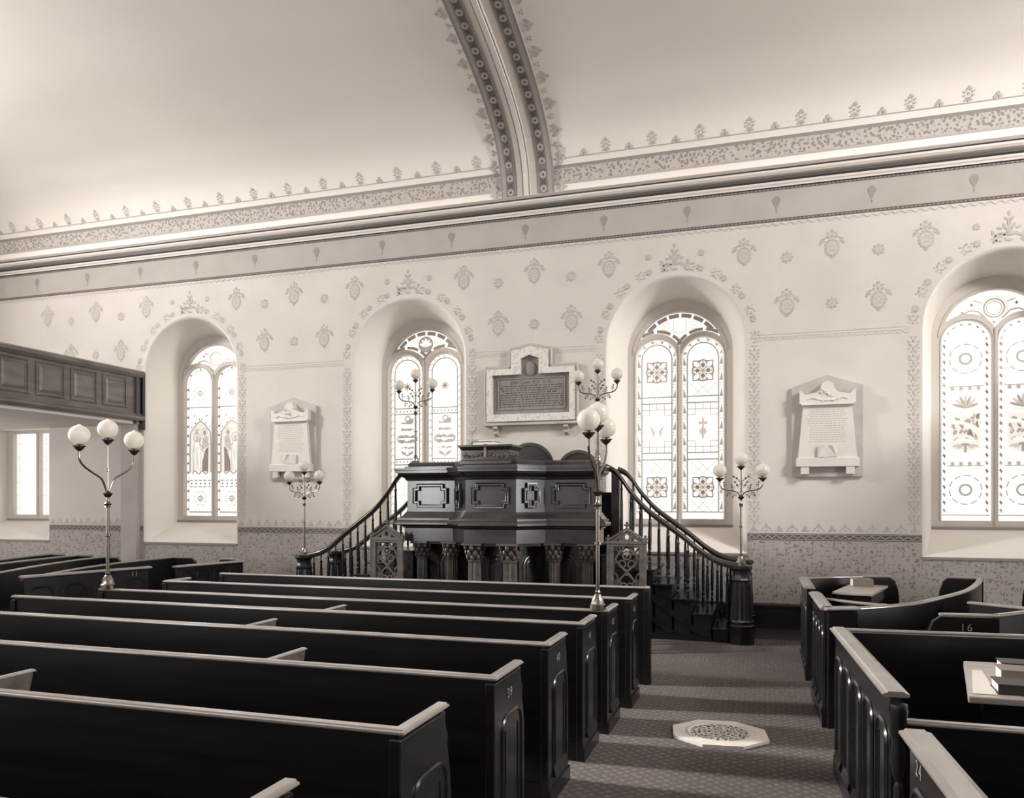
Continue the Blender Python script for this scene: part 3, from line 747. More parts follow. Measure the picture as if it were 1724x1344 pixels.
cb.build('painted_ceiling_band', ['stencilmid', 'stencil', 'scrollband', 'stencilfaint'], ceiling)
rb = MB()
def xsweep(x0, x1, o0, o1, s0, s1, m, ms=None):
    k = 90; 
    a = [vault(s0+(s1-s0)*i/k, o0) for i in range(k+1)]; b = [vault(s0+(s1-s0)*i/k, o1) for i in range(k+1)]
    for i in range(k):
        rb.add([(x0,*a[i]),(x0,*b[i]),(x1,*b[i]),(x1,*a[i]),(x0,*a[i+1]),(x0,*b[i+1]),(x1,*b[i+1]),(x1,*a[i+1])], [(1,2,6,5)], m)
        rb.add([(x0,*a[i]),(x0,*b[i]),(x1,*b[i]),(x1,*a[i]),(x0,*a[i+1]),(x0,*b[i+1]),(x1,*b[i+1]),(x1,*a[i+1])], [(0,1,5,4),(2,3,7,6)], m if ms is None else ms)
se = sl[-1]
xsweep(XRB-HB, XRB+HB, -.02, .05, .0, se, 0, 4)
for x0, x1, o, m in ((-.43, -.40, .054, 1), (-.40, -.34, .053, 4), (-.34, -.20, .054, 2), (-.20, -.17, .056, 1), (.17, .20, .056, 1), (.20, .34, .054, 2), (.34, .40, .053, 4), (.40, .43, .054, 1)):
    xsweep(XRB+x0, XRB+x1, .04, o, .0, se, m)
for sg in (-1, 1):
    xsweep(XRB+min(sg*.06, sg*.035), XRB+max(sg*.06, sg*.035), .04, .085, .0, se, 3)
xsweep(XRB-.037, XRB+.037, .04, .125, .0, se, 3)
xsweep(XRB-.062, XRB-.037, .04, .10, .0, se, 5)
xsweep(XRB+.037, XRB+.048, .04, .09, .0, se, 5)
struct(rb.build('trim_2', ['whitepaint', 'stencilmid', 'ribdark', 'whitepaint', 'ribband', 'ribdark']))
rd = MB(); s = s_of_z(6.86); kk = 0
while s < se*.45:
    for sg in (-1, 1):
        x = XRB+sg*.27
        def rp(pts, m, off): rd.add([(a, *vault(b, off)) for a, b in pts], [tuple(range(len(pts)))], m)
        if kk % 2 == 0: rp(ell(x, s, .055, .055, 10), 1, .058); rp(ell(x, s, .022, .022, 6), 0, .06)
        else:
            for t in range(4): rp(ell(x+.03*cos(t*pi/2+.78), s+.03*sin(t*pi/2+.78), .035, .018, 6, t*pi/2+.78), 0, .058)
        xo = XRB+sg*(HB+.07)
        if kk % 4 == 0:
            for dx, ds in ((0, 0), (.05, .04), (.05, -.04), (.1, 0), (.02, .07), (.02, -.07)): rp(ell(xo+sg*dx, s+ds, .03, .028, 6), 2, .01)
        elif kk % 4 == 2:
            for dx, ds in ((-.02, 0), (.02, .025), (.02, -.025)): rp(ell(xo+sg*dx, s+ds, .02, .02, 6), 2, .01)
    s += .105; kk += 1
rd.build('painted_rib_flowers', ['stencildark', 'frieze', 'stencilfaint'], ceiling)

# ------------------------------------------------------------------ straight pews left of the aisle
CAP = [(-.030, 0), (.030, 0), (.035, .006), (.034, .013), (.024, .016), (.020, .022), (-.020, .022), (-.024, .016), (-.034, .013), (-.035, .006)]
END = [(-.05, .0), (.50, .0), (.50, .60), (.485, .74), (.462, .82), (.452, .86), (.462, .885), (.458, .91), (.44, .93), (.43, .97), (.43, 1.015), (-.05, 1.015)]
def arch_panel(mb, X, y0, y1, z0, z1, sgn=1, r=.011):
    """raised moulding with a round-shouldered head and a splayed foot on a face of constant x"""
    h = min(.09, (y1-y0)*.38)
    pts = [(y0, z0), (y0, z1-h)]+[(y0+h-h*cos(t), z1-h+h*sin(t)) for t in (.4, .8, 1.2, pi/2)]
    pts += [(y1-h+h*sin(t), z1-h+h*cos(t)) for t in (0, .4, .8, 1.2)]+[(y1, z1-h), (y1, z0)]
    mb.tube([(X, a, b) for a, b in pts], r, 6)
    mb.add([(X, y0, z0-.05), (X, y1, z0-.05), (X, y1, z0+.02), (X, y0, z0+.02), (X+sgn*.022, y0, z0-.05), (X+sgn*.022, y1, z0-.05)],
           [(0,1,5,4), (4,5,2,3), (0,4,3), (1,2,5)])
def number(parent, body, size, fn):
    for i, chx in enumerate(body):
        v, f = text2d(chx, size); m = MB(); du = (i-(len(body)-1)/2)*size*.62
        m.add([fn(u+du, q, d) for u, q, d in v], f); m.build('numeral', 'numpaint', parent)
def straight_pew(yb, xe, xl, cap, label, num=None, div=None, scr=False, ret=False):
    root = thing('pew', label, 'pew', (xe, yb, floor_z(yb)), 'straight pews left of the aisle')
    ox, oy, oz = ORG[root]; L = xe-xl
    m = MB().box(xl, xe-.02, yb-.025, yb+.02, oz, 1.03); m.box(xl, xe-.02, yb-.035, yb-.022, oz, oz+.14)
    m.build('back_panel', 'woodx', root)
    ce_ = yb+(cap+.02 if not scr else .08)
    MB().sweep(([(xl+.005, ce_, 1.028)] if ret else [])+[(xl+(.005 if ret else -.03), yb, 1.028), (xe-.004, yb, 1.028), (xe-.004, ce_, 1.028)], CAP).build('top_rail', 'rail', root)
    k = cap/.43 if not scr else .15
    sides = ((xe-.03, xe+.022, 1), (xl-.02, xl+.03, -1))
    for x0, x1, sg in sides:
        sh = END if (sg > 0 or ret or scr) else [(-.05, 0), (.45, 0), (.45, .55), (.42, .66), (.36, .70), (.02, .70), (.02, 1.01), (-.05, 1.01)]
        e = MB().prism([(a*k if a > 0 else a, b+(oz if b < .01 else 0)) for a, b in sh], 'yz', x0, x1)
        e.v = [(a, b+yb, c) for a, b, c in e.v]
        pn = e.build('end_panel', 'wood', root, bevel=.006)
        if not scr:
            X = x1 if sg > 0 else x0
            mo = MB(); zt = .80 if (sg > 0 or ret) else .60; arch_panel(mo, X, yb+.07, yb+.43*k, .20, zt, sg)
            for a in (.135, .36): mo.tube([(X, yb+a*k, .22), (X, yb+a*k, zt-.08)], .006, 5)
            mo.build('panel_moulding', 'wood', pn, smooth=True)
            MB().box(X-.002 if sg > 0 else X-.014, X+.014 if sg > 0 else X+.002, yb-.05, yb+.505*k, oz, oz+.10).build('plinth', 'wood', pn)
            if num and sg > 0: number(pn, num, .075, lambda u, v, d: (X+.002+d*.2, yb+.21*k+u, .915+v))
    if scr:
        MB().tube([(xe, yb+.02, oz), (xe, yb+.02, 1.02)], .045, 10).build('corner_post', 'wood', root, smooth=True)
    else:
        MB().box(xl, xe-.03, yb+.02, yb+.42, .41, .45).build('seat', 'wood', root, bevel=.008)
        MB().box(xl, xe-.03, yb+.34, yb+.37, oz, .41).build('seat_front', 'woodx', root)
    if div:
        d = MB().prism([(.0, .50), (.36, .50), (.38, .70), (.46, 1.0), (.46, 1.03), (.0, 1.03)], 'yz', div-.02, div+.02)
        d.v = [(a, b+yb, c) for a, b, c in d.v]; dv = d.build('divider', 'carved', root, bevel=.005); dv['label'] = 'oak divider across the seat with painted-in side light'  # paler than the pew: side light on its face put into the colour
        MB().sweep([(div, yb+.02, 1.02), (div, yb+.475, 1.02)], [(a*.7, b*.6) for a, b in CAP]).build('divider_cap', 'rail', dv, smooth=True, ang=20)
    return root
PEWS = [(-10.16, -1.50, -6.2, .42, 'dark pew in the near bottom corner, only the tip of its end panel showing', None, None),
        (-9.08, -1.41, -6.6, .42, 'nearest long pew left of the aisle with its whole top rail in view', None, -3.90),
        (-8.05, -1.37, -7.0, .42, 'second long pew from the camera left of the aisle, numbered 39 on its end', '39', -2.82),
        (-7.02, -1.36, -7.0, .42, 'third long pew from the camera left of the aisle, numbered 40 on its end', '40', -3.74),
        (-6.10, -1.34, -6.99, .42, 'long dark pew directly in front of the pew that carries the two lamps, numbered 41', '41', -3.64),
        (-5.34, -1.30, -6.68, .42, 'long dark pew carrying a brass lamp at each end', '42', None),
        (-4.45, -1.25, -6.65, .36, 'long pew between the lamp-bearing pew and the foremost screen', '43', None)]
for a in PEWS: straight_pew(*a[:5], num=a[5], div=a[6], ret=a[0] == -4.45)
straight_pew(-3.44, -1.225, -6.65, .1, 'foremost dark pew screen standing before the pulpit columns', scr=True)

# ------------------------------------------------------------------ curved and box pews of the two side blocks
def side_panel(root, p0, p1, z1, n, num=None, out=1, name='side_panel', ao=.19, nz=.105):
    """aisle panel from p0 to p1 with n arched mouldings on its outer face (left of travel if out>0)"""
    a, b = Vector((p0[0], p0[1], 0)), Vector((p1[0], p1[1], 0)); t = (b-a); L = t.length; t.normalize(); nn = Vector((-t.y, t.x, 0))*out
    z0 = floor_z(min(p0[1], p1[1]))
    P = MB().wall([p0, p1], .05, z0, z1-.03).build(name, 'wood', root, bevel=.006)
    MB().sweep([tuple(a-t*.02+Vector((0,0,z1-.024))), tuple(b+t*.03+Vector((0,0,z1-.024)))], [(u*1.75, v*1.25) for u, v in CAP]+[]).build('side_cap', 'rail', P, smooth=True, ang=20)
    if n:
        mo = MB(); wd = L/n
        for i in range(n):
            tmp = MB(); arch_panel(tmp, 0, wd*(i+.14), wd*(i+.86), z0+.18, z1-ao, 1, .013)
            tmp.tube([(0, wd*(i+.3), z0+.2), (0, wd*(i+.3), z1-.26)], .006, 5); tmp.tube([(0, wd*(i+.7), z0+.2), (0, wd*(i+.7), z1-.26)], .006, 5)
            mo.add([tuple(a+t*q[1]+nn*(.026+q[0])+Vector((0,0,q[2]))) for q in tmp.v], tmp.f)
        mo.build('panel_moulding', 'wood', P, smooth=True)
        MB().wall([tuple(a+nn*.03), tuple(b+nn*.03)], .02, z0, z0+.12).build('plinth', 'wood', P)
    if num:
        c = (a+b)/2
        if num[1] is not None: c = a+t*num[1]
        sg = 1 if out < 0 else -1
        number(P, num[0], .085, lambda u, v, d: tuple(c+t*(u*sg)+nn*(.028+d*.2)+Vector((0,0,z1-nz+v))))
    return P
def end_slab(root, p0, p1, z1, name='end_panel', shoulder=1, face=0):
    """bench end: flat panel from p0 (back) to p1 (front edge) with a curved front shoulder"""
    a, b = Vector((p0[0], p0[1], 0)), Vector((p1[0], p1[1], 0)); L = (b-a).length; t = (b-a)/L; nn = Vector((-t.y, t.x, 0))
    z0 = floor_z(p0[1])
    pr = [(-.04, z0), (L*1.28, z0), (L*1.28, z1-.30), (L*1.24, z1-.17), (L*1.14, z1-.07), (L*1.0, z1-.03), (-.04, z1-.03)]
    m = MB().prism(pr, 'xz', -.025, .025)
    m.v = [tuple(a+t*q[0]+nn*q[1]+Vector((0,0,q[2]))) for q in m.v]
    e = m.build(name, 'wood', root, bevel=.006)
    MB().sweep([tuple(a-t*.04+Vector((0,0,z1-.024))), tuple(b+Vector((0,0,z1-.024)))], CAP).build('end_cap', 'rail', e, smooth=True, ang=20)
    return e, (a, t, nn, L)
def curve_back(root, pts, z1, seat=None, ins=1):
    P = catmull([(x, y, 0) for x, y in pts], 8)
    z0 = min(floor_z(p[1]) for p in P)
    MB().wall(P, .045, z0, z1-.03).build('back_panel', 'woodx', root, smooth=True)
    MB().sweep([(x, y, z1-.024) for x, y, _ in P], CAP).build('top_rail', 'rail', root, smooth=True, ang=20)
    if seat:
        MB().sweep([(x, y, 0) for x, y, _ in P], [(ins*.03, .41), (ins*.40, .41), (ins*.40, .45), (ins*.03, .45)]).build('seat', 'wood', root)
        MB().sweep([(x, y, 0) for x, y, _ in P], [(ins*.33, z0), (ins*.36, z0), (ins*.36, .41), (ins*.33, .41)]).build('seat_front', 'woodx', root)
def side_block(name, label, pts, kind='pew', group=None, z1=1.05):
    return thing('curved_pew', label, 'pew', (pts[0][0], pts[0][1], floor_z(pts[0][1])), group)
H = 1.05
# right block, bench with its back to the pulpit
r = thing('box_pew', 'short dark bench at the wall end of the right block, around the tall bookstand', 'pew', (.45, -2.3, floor_z(-2.3)))
side_panel(r, (.44, -2.9), (.43, -1.78), H, 4, out=1)
curve_back(r, [(.45, -1.78), (.78, -1.52), (1.12, -1.33)], H, True, 1)
end_slab(r, (1.10, -1.33), (1.46, -1.20), H)
# bench with the curved back
r = thing('curved_pew', 'right-hand pew whose pale curved top rail sweeps towards the wall', 'pew', (.5, -4.0, 0), 'curved pews right of the aisle')
side_panel(r, (.50, -4.62), (.47, -3.43), H, 4, out=1)
side_panel(r, (.735, -4.53), (.50, -4.62), H, 0, out=1, name='corner_panel')
curve_back(r, [(.735, -4.53), (1.23, -4.07), (1.58, -3.49), (1.97, -2.72), (2.29, -1.79), (2.46, -1.14)], H, True, -1)
end_slab(r, (2.46, -1.12), (2.12, -1.07), H)
MB().wall([(.52, -3.50), (.82, -3.75), (1.12, -3.92)], .03, .1, 1.0).build('front_panel', 'woodx', r)
MB().sweep([(.52, -3.50, .985), (.82, -3.75, .985), (1.12, -3.92, .985)], CAP).build('front_rail', 'rail', r, smooth=True, ang=20)
# outer curved pew, end numbered 16
r = thing('curved_pew', 'outer right-hand curved pew with an end panel numbered 16', 'pew', (1.75, -4.65, 0), 'curved pews right of the aisle')
e, (a, t, nn, L) = end_slab(r, (1.76, -4.66), (1.36, -4.70), H)
side_n = MB(); 
mo = MB(); tmp = MB()
for i in range(2): arch_panel(tmp, 0, .03+.21*i, .20+.21*i, .2, .84, 1, .011)
mo.add([tuple(a+t*q[1]+nn*(.026+q[0])+Vector((0,0,q[2]))) for q in tmp.v], tmp.f); mo.build('panel_moulding', 'wood', e, smooth=True)
number(e, '16', .085, lambda u, v, d: tuple(a+t*(.21-u)+nn*(.028+d*.2)+Vector((0,0,.935+v))))
curve_back(r, [(1.76, -4.66), (2.12, -4.26), (2.48, -3.66), (2.88, -2.85), (3.2, -1.92), (3.36, -1.14)], H, True, -1)
end_slab(r, (3.36, -1.12), (3.02, -1.07), H)
MB().wall([(1.83, -3.56), (2.20, -3.84)], .04, .45, 1.0).build('divider', 'woodx', r)
MB().sweep([(1.82, -3.55, 1.0), (2.21, -3.85, 1.0)], CAP).build('divider_cap', 'rail', r, smooth=True, ang=20)
# near box pew with its table
r = thing('box_pew', 'large box pew right of the aisle, side of five arched panels, table of books inside', 'pew', (.55, -6.8, 0))
side_panel(r, (.594, -7.79), (.502, -5.80), H, 5, out=1)
MB().wall([(.50, -5.79), (3.3, -5.60)], .045, 0, 1.02).build('back_panel', 'woodx', r)
MB().sweep([(.50, -5.79, 1.028), (3.3, -5.60, 1.028)], [(a*.7, b*.9) for a, b in CAP]).build('top_rail', 'rail', r, smooth=True)
MB().wall([(.62, -7.77), (3.3, -7.77)], .04, 0, .90).build('near_panel', 'woodx', r)
MB().sweep([(.62, -7.77, .894), (3.3, -7.77, .894)], CAP).build('near_rail', 'rail', r, smooth=True)
po = MB()
po.lathe([(.012, .62), (.03, .66), (.038, .74), (.03, .82), (.042, .87), (.036, .93), (.046, .97), (.04, 1.0)], (.602, -7.83, 0), 12)
po.lathe([(.04, 0), (.04, .12), (.025, .16), (.025, .6), (.012, .64)], (.602, -7.83, 0), 12)
po.build('corner_post', 'wood', r, smooth=True)
MB().box(.62, 3.3, -6.18, -5.82, .41, .45).build('seat', 'wood', r)
# nearest box pew
r = thing('box_pew', 'nearest dark box pew at bottom right, wide pale cap and number 24 on its side', 'pew', (.6, -9.2, 0))
side_panel(r, (.66, -10.5), (.570, -8.50), H, 5, num=('24', 1.84), out=1)
MB().wall([(.60, -8.52), (3.3, -8.45)], .045, 0, .80).build('back_panel', 'woodx', r)
MB().wall([(.68, -10.45), (3.3, -10.45)], .045, 0, 1.0).build('near_panel', 'woodx', r)
# left block (the mirror of the right one, seen past the straight pews)
r = thing('box_pew', 'short dark bench with arched side panels below the far left window', 'pew', (-7.85, -2.2, floor_z(-2.2)))
side_panel(r, (-7.99, -2.74), (-7.73, -1.60), H, 4, out=-1, ao=.085)
curve_back(r, [(-7.74, -1.60), (-7.95, -1.36), (-8.17, -1.21)], H, True, -1)
end_slab(r, (-8.16, -1.21), (-8.40, -1.24), H)
g = 'curved pews at the far left'
r = thing('curved_pew', 'left-hand curved pew with a number 11 on its arched aisle panel', 'pew', (-8.2, -4.2, 0), g)
side_panel(r, (-8.36, -4.86), (-7.97, -3.30), 1.085, 4, num=('11', 1.40), out=-1, ao=.15, nz=.085)
curve_back(r, [(-8.37, -4.84), (-8.72, -4.2), (-9.10, -3.25), (-9.36, -2.15), (-9.43, -1.16)], H, True, 1)
end_slab(r, (-9.43, -1.14), (-9.05, -1.12), H)
for i, (pts, lab) in enumerate((
        ([(-9.05, -5.3), (-9.56, -4.16), (-10.06, -3.06), (-10.42, -2.1), (-10.55, -1.5)], 'curved dark pew just behind the one numbered 11'),
        ([(-10.2, -4.6), (-10.85, -3.15), (-11.15, -2.1), (-11.3, -1.3)], 'curved pew under the gallery, second behind the one numbered 11'),
        ([(-11.0, -4.0), (-11.62, -2.5), (-11.9, -1.7), (-12.02, -1.2)], 'farthest left curved pew, under the gallery by the left window'))):
    r = thing('curved_pew', lab, 'pew', (pts[0][0], pts[0][1], 0), g)
    curve_back(r, pts, H, True, 1)
    end_slab(r, (pts[-1][0], pts[-1][1]+.02), (pts[-1][0]+.28, pts[-1][1]+.05), H)

# tables and books
t = thing('table', 'small tall bookstand table with a pale sloping top beside the wall', 'table', (1.05, -2.0, floor_z(-2.0)))
tp = MB(); q = [(.70, -2.45), (1.11, -2.54), (1.39, -1.56), (.98, -1.48)]
tp.prism(q, 'xy', .925, .955); tp.build('tabletop', 'tabletop', t, bevel=.006)
MB().prism([(x*.86+1.045*.14, y*.9-2.0*.1) for x, y in q], 'xy', .80, .925).build('apron', 'wood', t)
MB().prism([(x*.92+1.045*.08, y*.94-2.0*.06) for x, y in q], 'xy', .72, .745).build('shelf', 'tabletop', t)
for x, y in ((.80, -2.36), (1.07, -2.42), (1.28, -1.66), (1.02, -1.60)):
    MB().tube([(x, y, floor_z(y)), (x, y, .80)], .028, 8).build('leg', 'wood', t, smooth=True)
def book(name, label, c, rz, sx, sy, sz, cover, group=None, cat='book'):
    """closed book lying flat: two boards, spine, block of leaves"""
    b = thing(name, label, cat, c, group)
    b.rotation_euler = (0, 0, rz); ORG[b] = (0, 0, 0)
    m = MB().box(-sx/2, sx/2, -sy/2, sy/2, 0, .006).box(-sx/2, sx/2, -sy/2, sy/2, sz-.006, sz).box(-sx/2, sx/2, -sy/2, -sy/2+.008, 0, sz)
    m.build('cover', cover, b, bevel=.003)
    MB().box(-sx/2+.008, sx/2-.008, -sy/2+.008, sy/2-.01, .006, sz-.006).build('pages', 'paper', b)
    return b
book('book', 'thick closed book lying on the small bookstand table near the wall', (1.08, -1.72, .955), radians(8), .23, .17, .09, 'tan')
t = thing('table', 'pale book table inside the large right-hand box pew', 'table', (1.8, -6.6, 0))
q = [(1.24, -6.10), (1.04, -7.16), (2.5, -7.16), (2.5, -6.10)]
MB().prism(q, 'xy', .875, .915).build('tabletop', 'tabletop', t, bevel=.008)
MB().prism([(1.30, -6.17), (1.13, -7.08), (2.42, -7.08), (2.42, -6.17)], 'xy', .74, .875).build('apron', 'wood', t)
for x, y in ((1.36, -6.24), (1.22, -7.0), (2.36, -7.0), (2.36, -6.24)): MB().box(x-.03, x+.03, y-.03, y+.03, 0, .74).build('leg', 'wood', t)
pp = MB().prism([(1.075, -7.10), (1.22, -6.42), (1.275, -6.42), (1.195, -7.10)], 'xy', .916, .919).build('paper_sheet', 'paper')
tag(pp, 'pale loose sheet lying at the left end of the book table', 'paper')
book('book', 'large closed book in front on the book table', (1.52, -6.98, .916), radians(-3), .62, .22, .055, 'leather', 'books on the pew table')
book('book', 'large closed book in the middle row on the book table', (1.61, -6.68, .916), radians(-3), .62, .20, .075, 'tan', 'books on the pew table')
book('book', 'dark closed book at the back of the book table', (1.67, -6.37, .916), radians(-3), .58, .18, .06, 'leather', 'books on the pew table')
book('book', 'pale book stacked on the rearmost dark book', (1.80, -6.37, .977), radians(-3), .50, .16, .04, 'paper', 'books on the pew table')

# ------------------------------------------------------------------ floor register in the aisle
t = thing('floor_register', 'octagonal pale stone register with a round pierced grating set in the aisle carpet', 'floor grate', (-.375, -5.12, 0))
octo = [(-.375+.415*cos(pi/8+i*pi/4+.12), -5.12+.395*sin(pi/8+i*pi/4+.12)) for i in range(8)]
MB().plate([[(x+.375, y+5.12) for x, y in octo], ell(0, 0, .285, .285, 36)], .024, lambda u, v, d: (u-.375, v-5.12, .012+d)).build('stone_kerb', 'stone', t)
MB().lathe([(.284, .0), (.284, .022), (.262, .03), (.238, .022), (.238, .0)], (-.375, -5.12, 0), 36).build('rim', 'stone', t, smooth=True)
gr = MB()
holes = []
for rr, nn_ in ((.035, 5), (.082, 10), (.128, 15), (.174, 20), (.216, 25)):
    for i in range(nn_): a = 2*pi*i/nn_+rr*9; holes.append(ell(rr*cos(a), rr*sin(a), .0205, .0155, 6, a*2.3))
gr.plate([ell(0, 0, .24, .24, 36)]+holes, .012, lambda u, v, d: (u-.375, v-5.12, .020+d)); gr.build('grating', 'grate', t)
MB().lathe([(.238, .003), (.238, .006), (.0, .006)], (-.375, -5.12, 0), 24).build('duct', 'iron', t)

# ------------------------------------------------------------------ pulpit
FZ = 0.14
pul = thing('pulpit', 'broad dark wooden pulpit with canted middle on fluted columns between two stained windows', 'pulpit', (XC, -1.2, FZ))
def plan(ins=0.0): 
    return [(XC-1.39+ins, -1.34), (XC-1.39+ins, -1.60+ins), (XC-.66+ins*.5, -1.60+ins), (XC-.36+ins*.3, -1.95+ins*1.0), (XC+.36-ins*.3, -1.95+ins), (XC+.66-ins*.5, -1.60+ins), (XC+1.39-ins, -1.60+ins), (XC+1.39-ins, -1.34)]
def psweep(pts, prof): return MB().sweep([(x, y, 0) for x, y in pts], prof)
psweep(plan(), [(-.05, 1.42), (.0, 1.42), (.0, 2.42), (-.05, 2.42)]).build('body', 'pulpit', pul)
psweep(plan(), [(.0, 1.82), (.015, 1.815), (.03, 1.79), (.065, 1.745), (.075, 1.73), (.10, 1.73), (.10, 1.70), (.125, 1.69), (.13, 1.665), (.13, 1.64), (.06, 1.62), (.05, 1.60), (.0, 1.60)]).build('base_moulding', 'pulpit', pul)
psweep(plan(), [(.0, 1.40), (.03, 1.40), (.03, 1.585), (.045, 1.595), (.0, 1.60)]).build('fascia', 'pulpit', pul)
psweep(plan(), [(.0, 2.26), (.02, 2.27), (.025, 2.295), (.06, 2.315), (.10, 2.345), (.105, 2.365), (.13, 2.37), (.13, 2.405), (.145, 2.41), (.145, 2.435), (.0, 2.445)]).build('cornice', 'pulpit', pul)
psweep(plan(.03), [(-.09, 2.43), (.06, 2.44), (.06, 2.462), (.04, 2.468), (-.09, 2.468)]).build('ledge', 'pulpit', pul)
psweep(plan(.05), [(-.07, 2.465), (.04, 2.465), (.045, 2.50), (.02, 2.525), (-.05, 2.525)]).build('velvet_edge', 'cloth', pul)
pf = plan(.03); pf[0] = (pf[0][0], -.40); pf[-1] = (pf[-1][0], -.40)
MB().prism(pf, 'xy', 1.36, 1.40).build('platform', 'boards', pul)
for sg in (-1, 1): MB().box(XC+sg*1.43-.06, XC+sg*1.43+.06, -.52, -.36, FZ, 2.44).build('door_post', 'pulpit', pul, bevel=.006)
MB().box(XC-1.37, XC+1.37, -.40, -.36, FZ, 2.10).build('back_panel', 'pulpit', pul)
def face_fn(a, b, z):
    A, B = Vector((*a, 0)), Vector((*b, 0)); t = (B-A).normalized(); n = Vector((t.y, -t.x, 0)); c = (A+B)/2
    return (lambda u, v, d: tuple(c+t*u+n*d+Vector((0, 0, z+v)))), (B-A).length
def cross_loop(w, h, ex, ey): # plus-shaped: body w x h with ears reaching ex, of height ey
    w, h, ex, ey = w/2, h/2, ex/2, ey/2
    return [(-ex, -ey), (-w, -ey), (-w, -h), (w, -h), (w, -ey), (ex, -ey), (ex, ey), (w, ey), (w, h), (-w, h), (-w, ey), (-ex, ey)]
PL = plan()
for i, (w_, h_, ex, ey) in enumerate([(.40, .33, .52, .22), (.14, .33, .24, .20), (.40, .33, .52, .22), (.14, .33, .24, .20), (.40, .33, .52, .22)]):
    fn, L = face_fn(PL[i+1], PL[i+2], 2.045)
    m = MB()
    lo, li = cross_loop(w_, h_, ex, ey), cross_loop(w_-.07, h_-.07, ex-.07, ey-.07)
    m.plate([lo, li], .030, lambda u, v, d: fn(u, v, d+.018))
    m.tube([fn(u, v, .036) for u, v in lo], .010, 5, closed=True); m.tube([fn(u, v, .034) for u, v in li], .009, 5, closed=True)
    p_ = m.build('panel', 'pulpit', pul, smooth=True)
    if i == 0: pass
core = [(XC-1.18, -.42), (XC-1.18, -1.28), (XC-.58, -1.28), (XC-.30, -1.62), (XC+.30, -1.62), (XC+.58, -1.28), (XC+1.18, -1.28), (XC+1.18, -.42)]
psweep(core, [(-.04, FZ), (.0, FZ), (.0, 1.40), (-.04, 1.40)]).build('under_wall', 'pulpit', pul)
for i in range(5):
    fn, L = face_fn(core[i+1], core[i+2], 0)
    hw = min(.15, L/2-.06); m = MB()
    for hh, r_ in ((hw, .016), (hw*.6, .010)):
        pts = [(-hh, .35)]+[(a, b) for a, b in arc(0, 1.22-hh*1.0-(.05 if hh < hw else 0), hh, pi, 0, 12)]+[(hh, .35)]
        m.tube([fn(u, v, .004) for u, v in pts], r_, 6)
    m.build('arched_panel', 'pulpit', pul, smooth=True)
    if i in (0, 4): continue
def column(x, y, r):
    m = MB()
    z0, z1 = FZ, 1.15
    m.lathe([(r*1.35, z0), (r*1.35, z0+.12), (r*1.25, z0+.13), (r*1.3, z0+.17), (r*1.08, z0+.19)], (x, y, 0), 16)
    n = 24
    m.lathe([(r*1.02, z0+.19), (r*1.0, .6), (r*.93, z1-.02), (r*.93, z1)], (x, y, 0), 28, flute=.13)
    c = m.build('column', 'carved', pul, smooth=True, ang=25)
    k = MB()
    k.lathe([(r*1.0, z1-.01), (r*1.08, z1), (r*1.08, z1+.02), (r*.92, z1+.03), (r*.98, z1+.12), (r*1.25, z1+.21), (r*1.0, z1+.215)], (x, y, 0), 16)
    for tier, (zz, rr, q, off) in enumerate(((z1+.055, r*1.08, .028, 0), (z1+.12, r*1.18, .032, .4), (z1+.185, r*1.42, .030, 0))):
        for j in range(8):
            a = 2*pi*j/8+off; px, py = x+rr*cos(a), y+rr*sin(a)
            k.ball((px, py, zz), q, 8, 5, sz=1.3)
            k.tube([(x+r*.95*cos(a), y+r*.95*sin(a), zz-.05), (px, py, zz-.01), (px+.02*cos(a), py+.02*sin(a), zz+.025), (px+.028*cos(a), py+.028*sin(a), zz+.005)], [.014, .02, .014, .006], 6)
    k.box(x-r*1.5, x+r*1.5, y-r*1.5, y+r*1.5, z1+.22, z1+.25)
    k.build('capital', 'carved', c, smooth=True)
for x, y, r_ in ((-1.20, -1.50, .082), (-.75, -1.50, .078), (-.27, -1.83, .095), (.24, -1.83, .10), (.77, -1.50, .082), (1.23, -1.50, .082)): column(XC+x, y, r_)
# reading desk on the middle of the pulpit
dx0, dx1, dy0, dy1 = -3.95, -3.22, -2.02, -1.52
m = MB().box(dx0+.03, dx1-.03, dy0+.03, dy1-.03, 2.50, 2.70)
m.sweep([(dx0+.03, dy1-.03, 0), (dx0+.03, dy0+.03, 0), (dx1-.03, dy0+.03, 0), (dx1-.03, dy1-.03, 0)], [(0, 2.655), (.02, 2.665), (.03, 2.69), (.05, 2.70), (.05, 2.725), (-.02, 2.725), (-.02, 2.655)])
m.sweep([(dx0+.03, dy1-.03, 0), (dx0+.03, dy0+.03, 0), (dx1-.03, dy0+.03, 0), (dx1-.03, dy1-.03, 0)], [(0, 2.47), (.03, 2.47), (.03, 2.51), (.01, 2.525), (0, 2.525)])
m.box(dx0, dx1, dy0, dy1, 2.70, 2.722)
dk = m.build('reading_desk', 'pulpit', pul)
m = MB(); yc = dy0+.025
for i in range(9):
    u = -.24+.06*i; zz = 2.585+.015*cos(u*14)
    m.tube([(-3.585+u-.03, yc, zz), (-3.585+u, yc-.008, zz+.018), (-3.585+u+.03, yc, zz)], .010, 6); m.ball((-3.585+u, yc-.004, zz-.005), .017, 8, 5)
for sg in (-1, 1): m.ball((-3.585+sg*.29, yc, 2.60), .024, 8, 5); m.tube([(-3.585+sg*.29, yc, 2.6), (-3.585+sg*.31, yc, 2.56), (-3.585+sg*.28, yc, 2.55)], .010, 6)
m.box(-3.92, -3.25, yc-.004, yc+.02, 2.575, 2.595).box(dx1-.04, dx1-.026, -1.97, -1.57, 2.58, 2.60)
for i in range(5): m.ball((dx1-.025, -1.92+.075*i, 2.59+.012*(i % 2)), .018, 8, 5)
m.build('carved_garland', 'carved', dk, smooth=True)
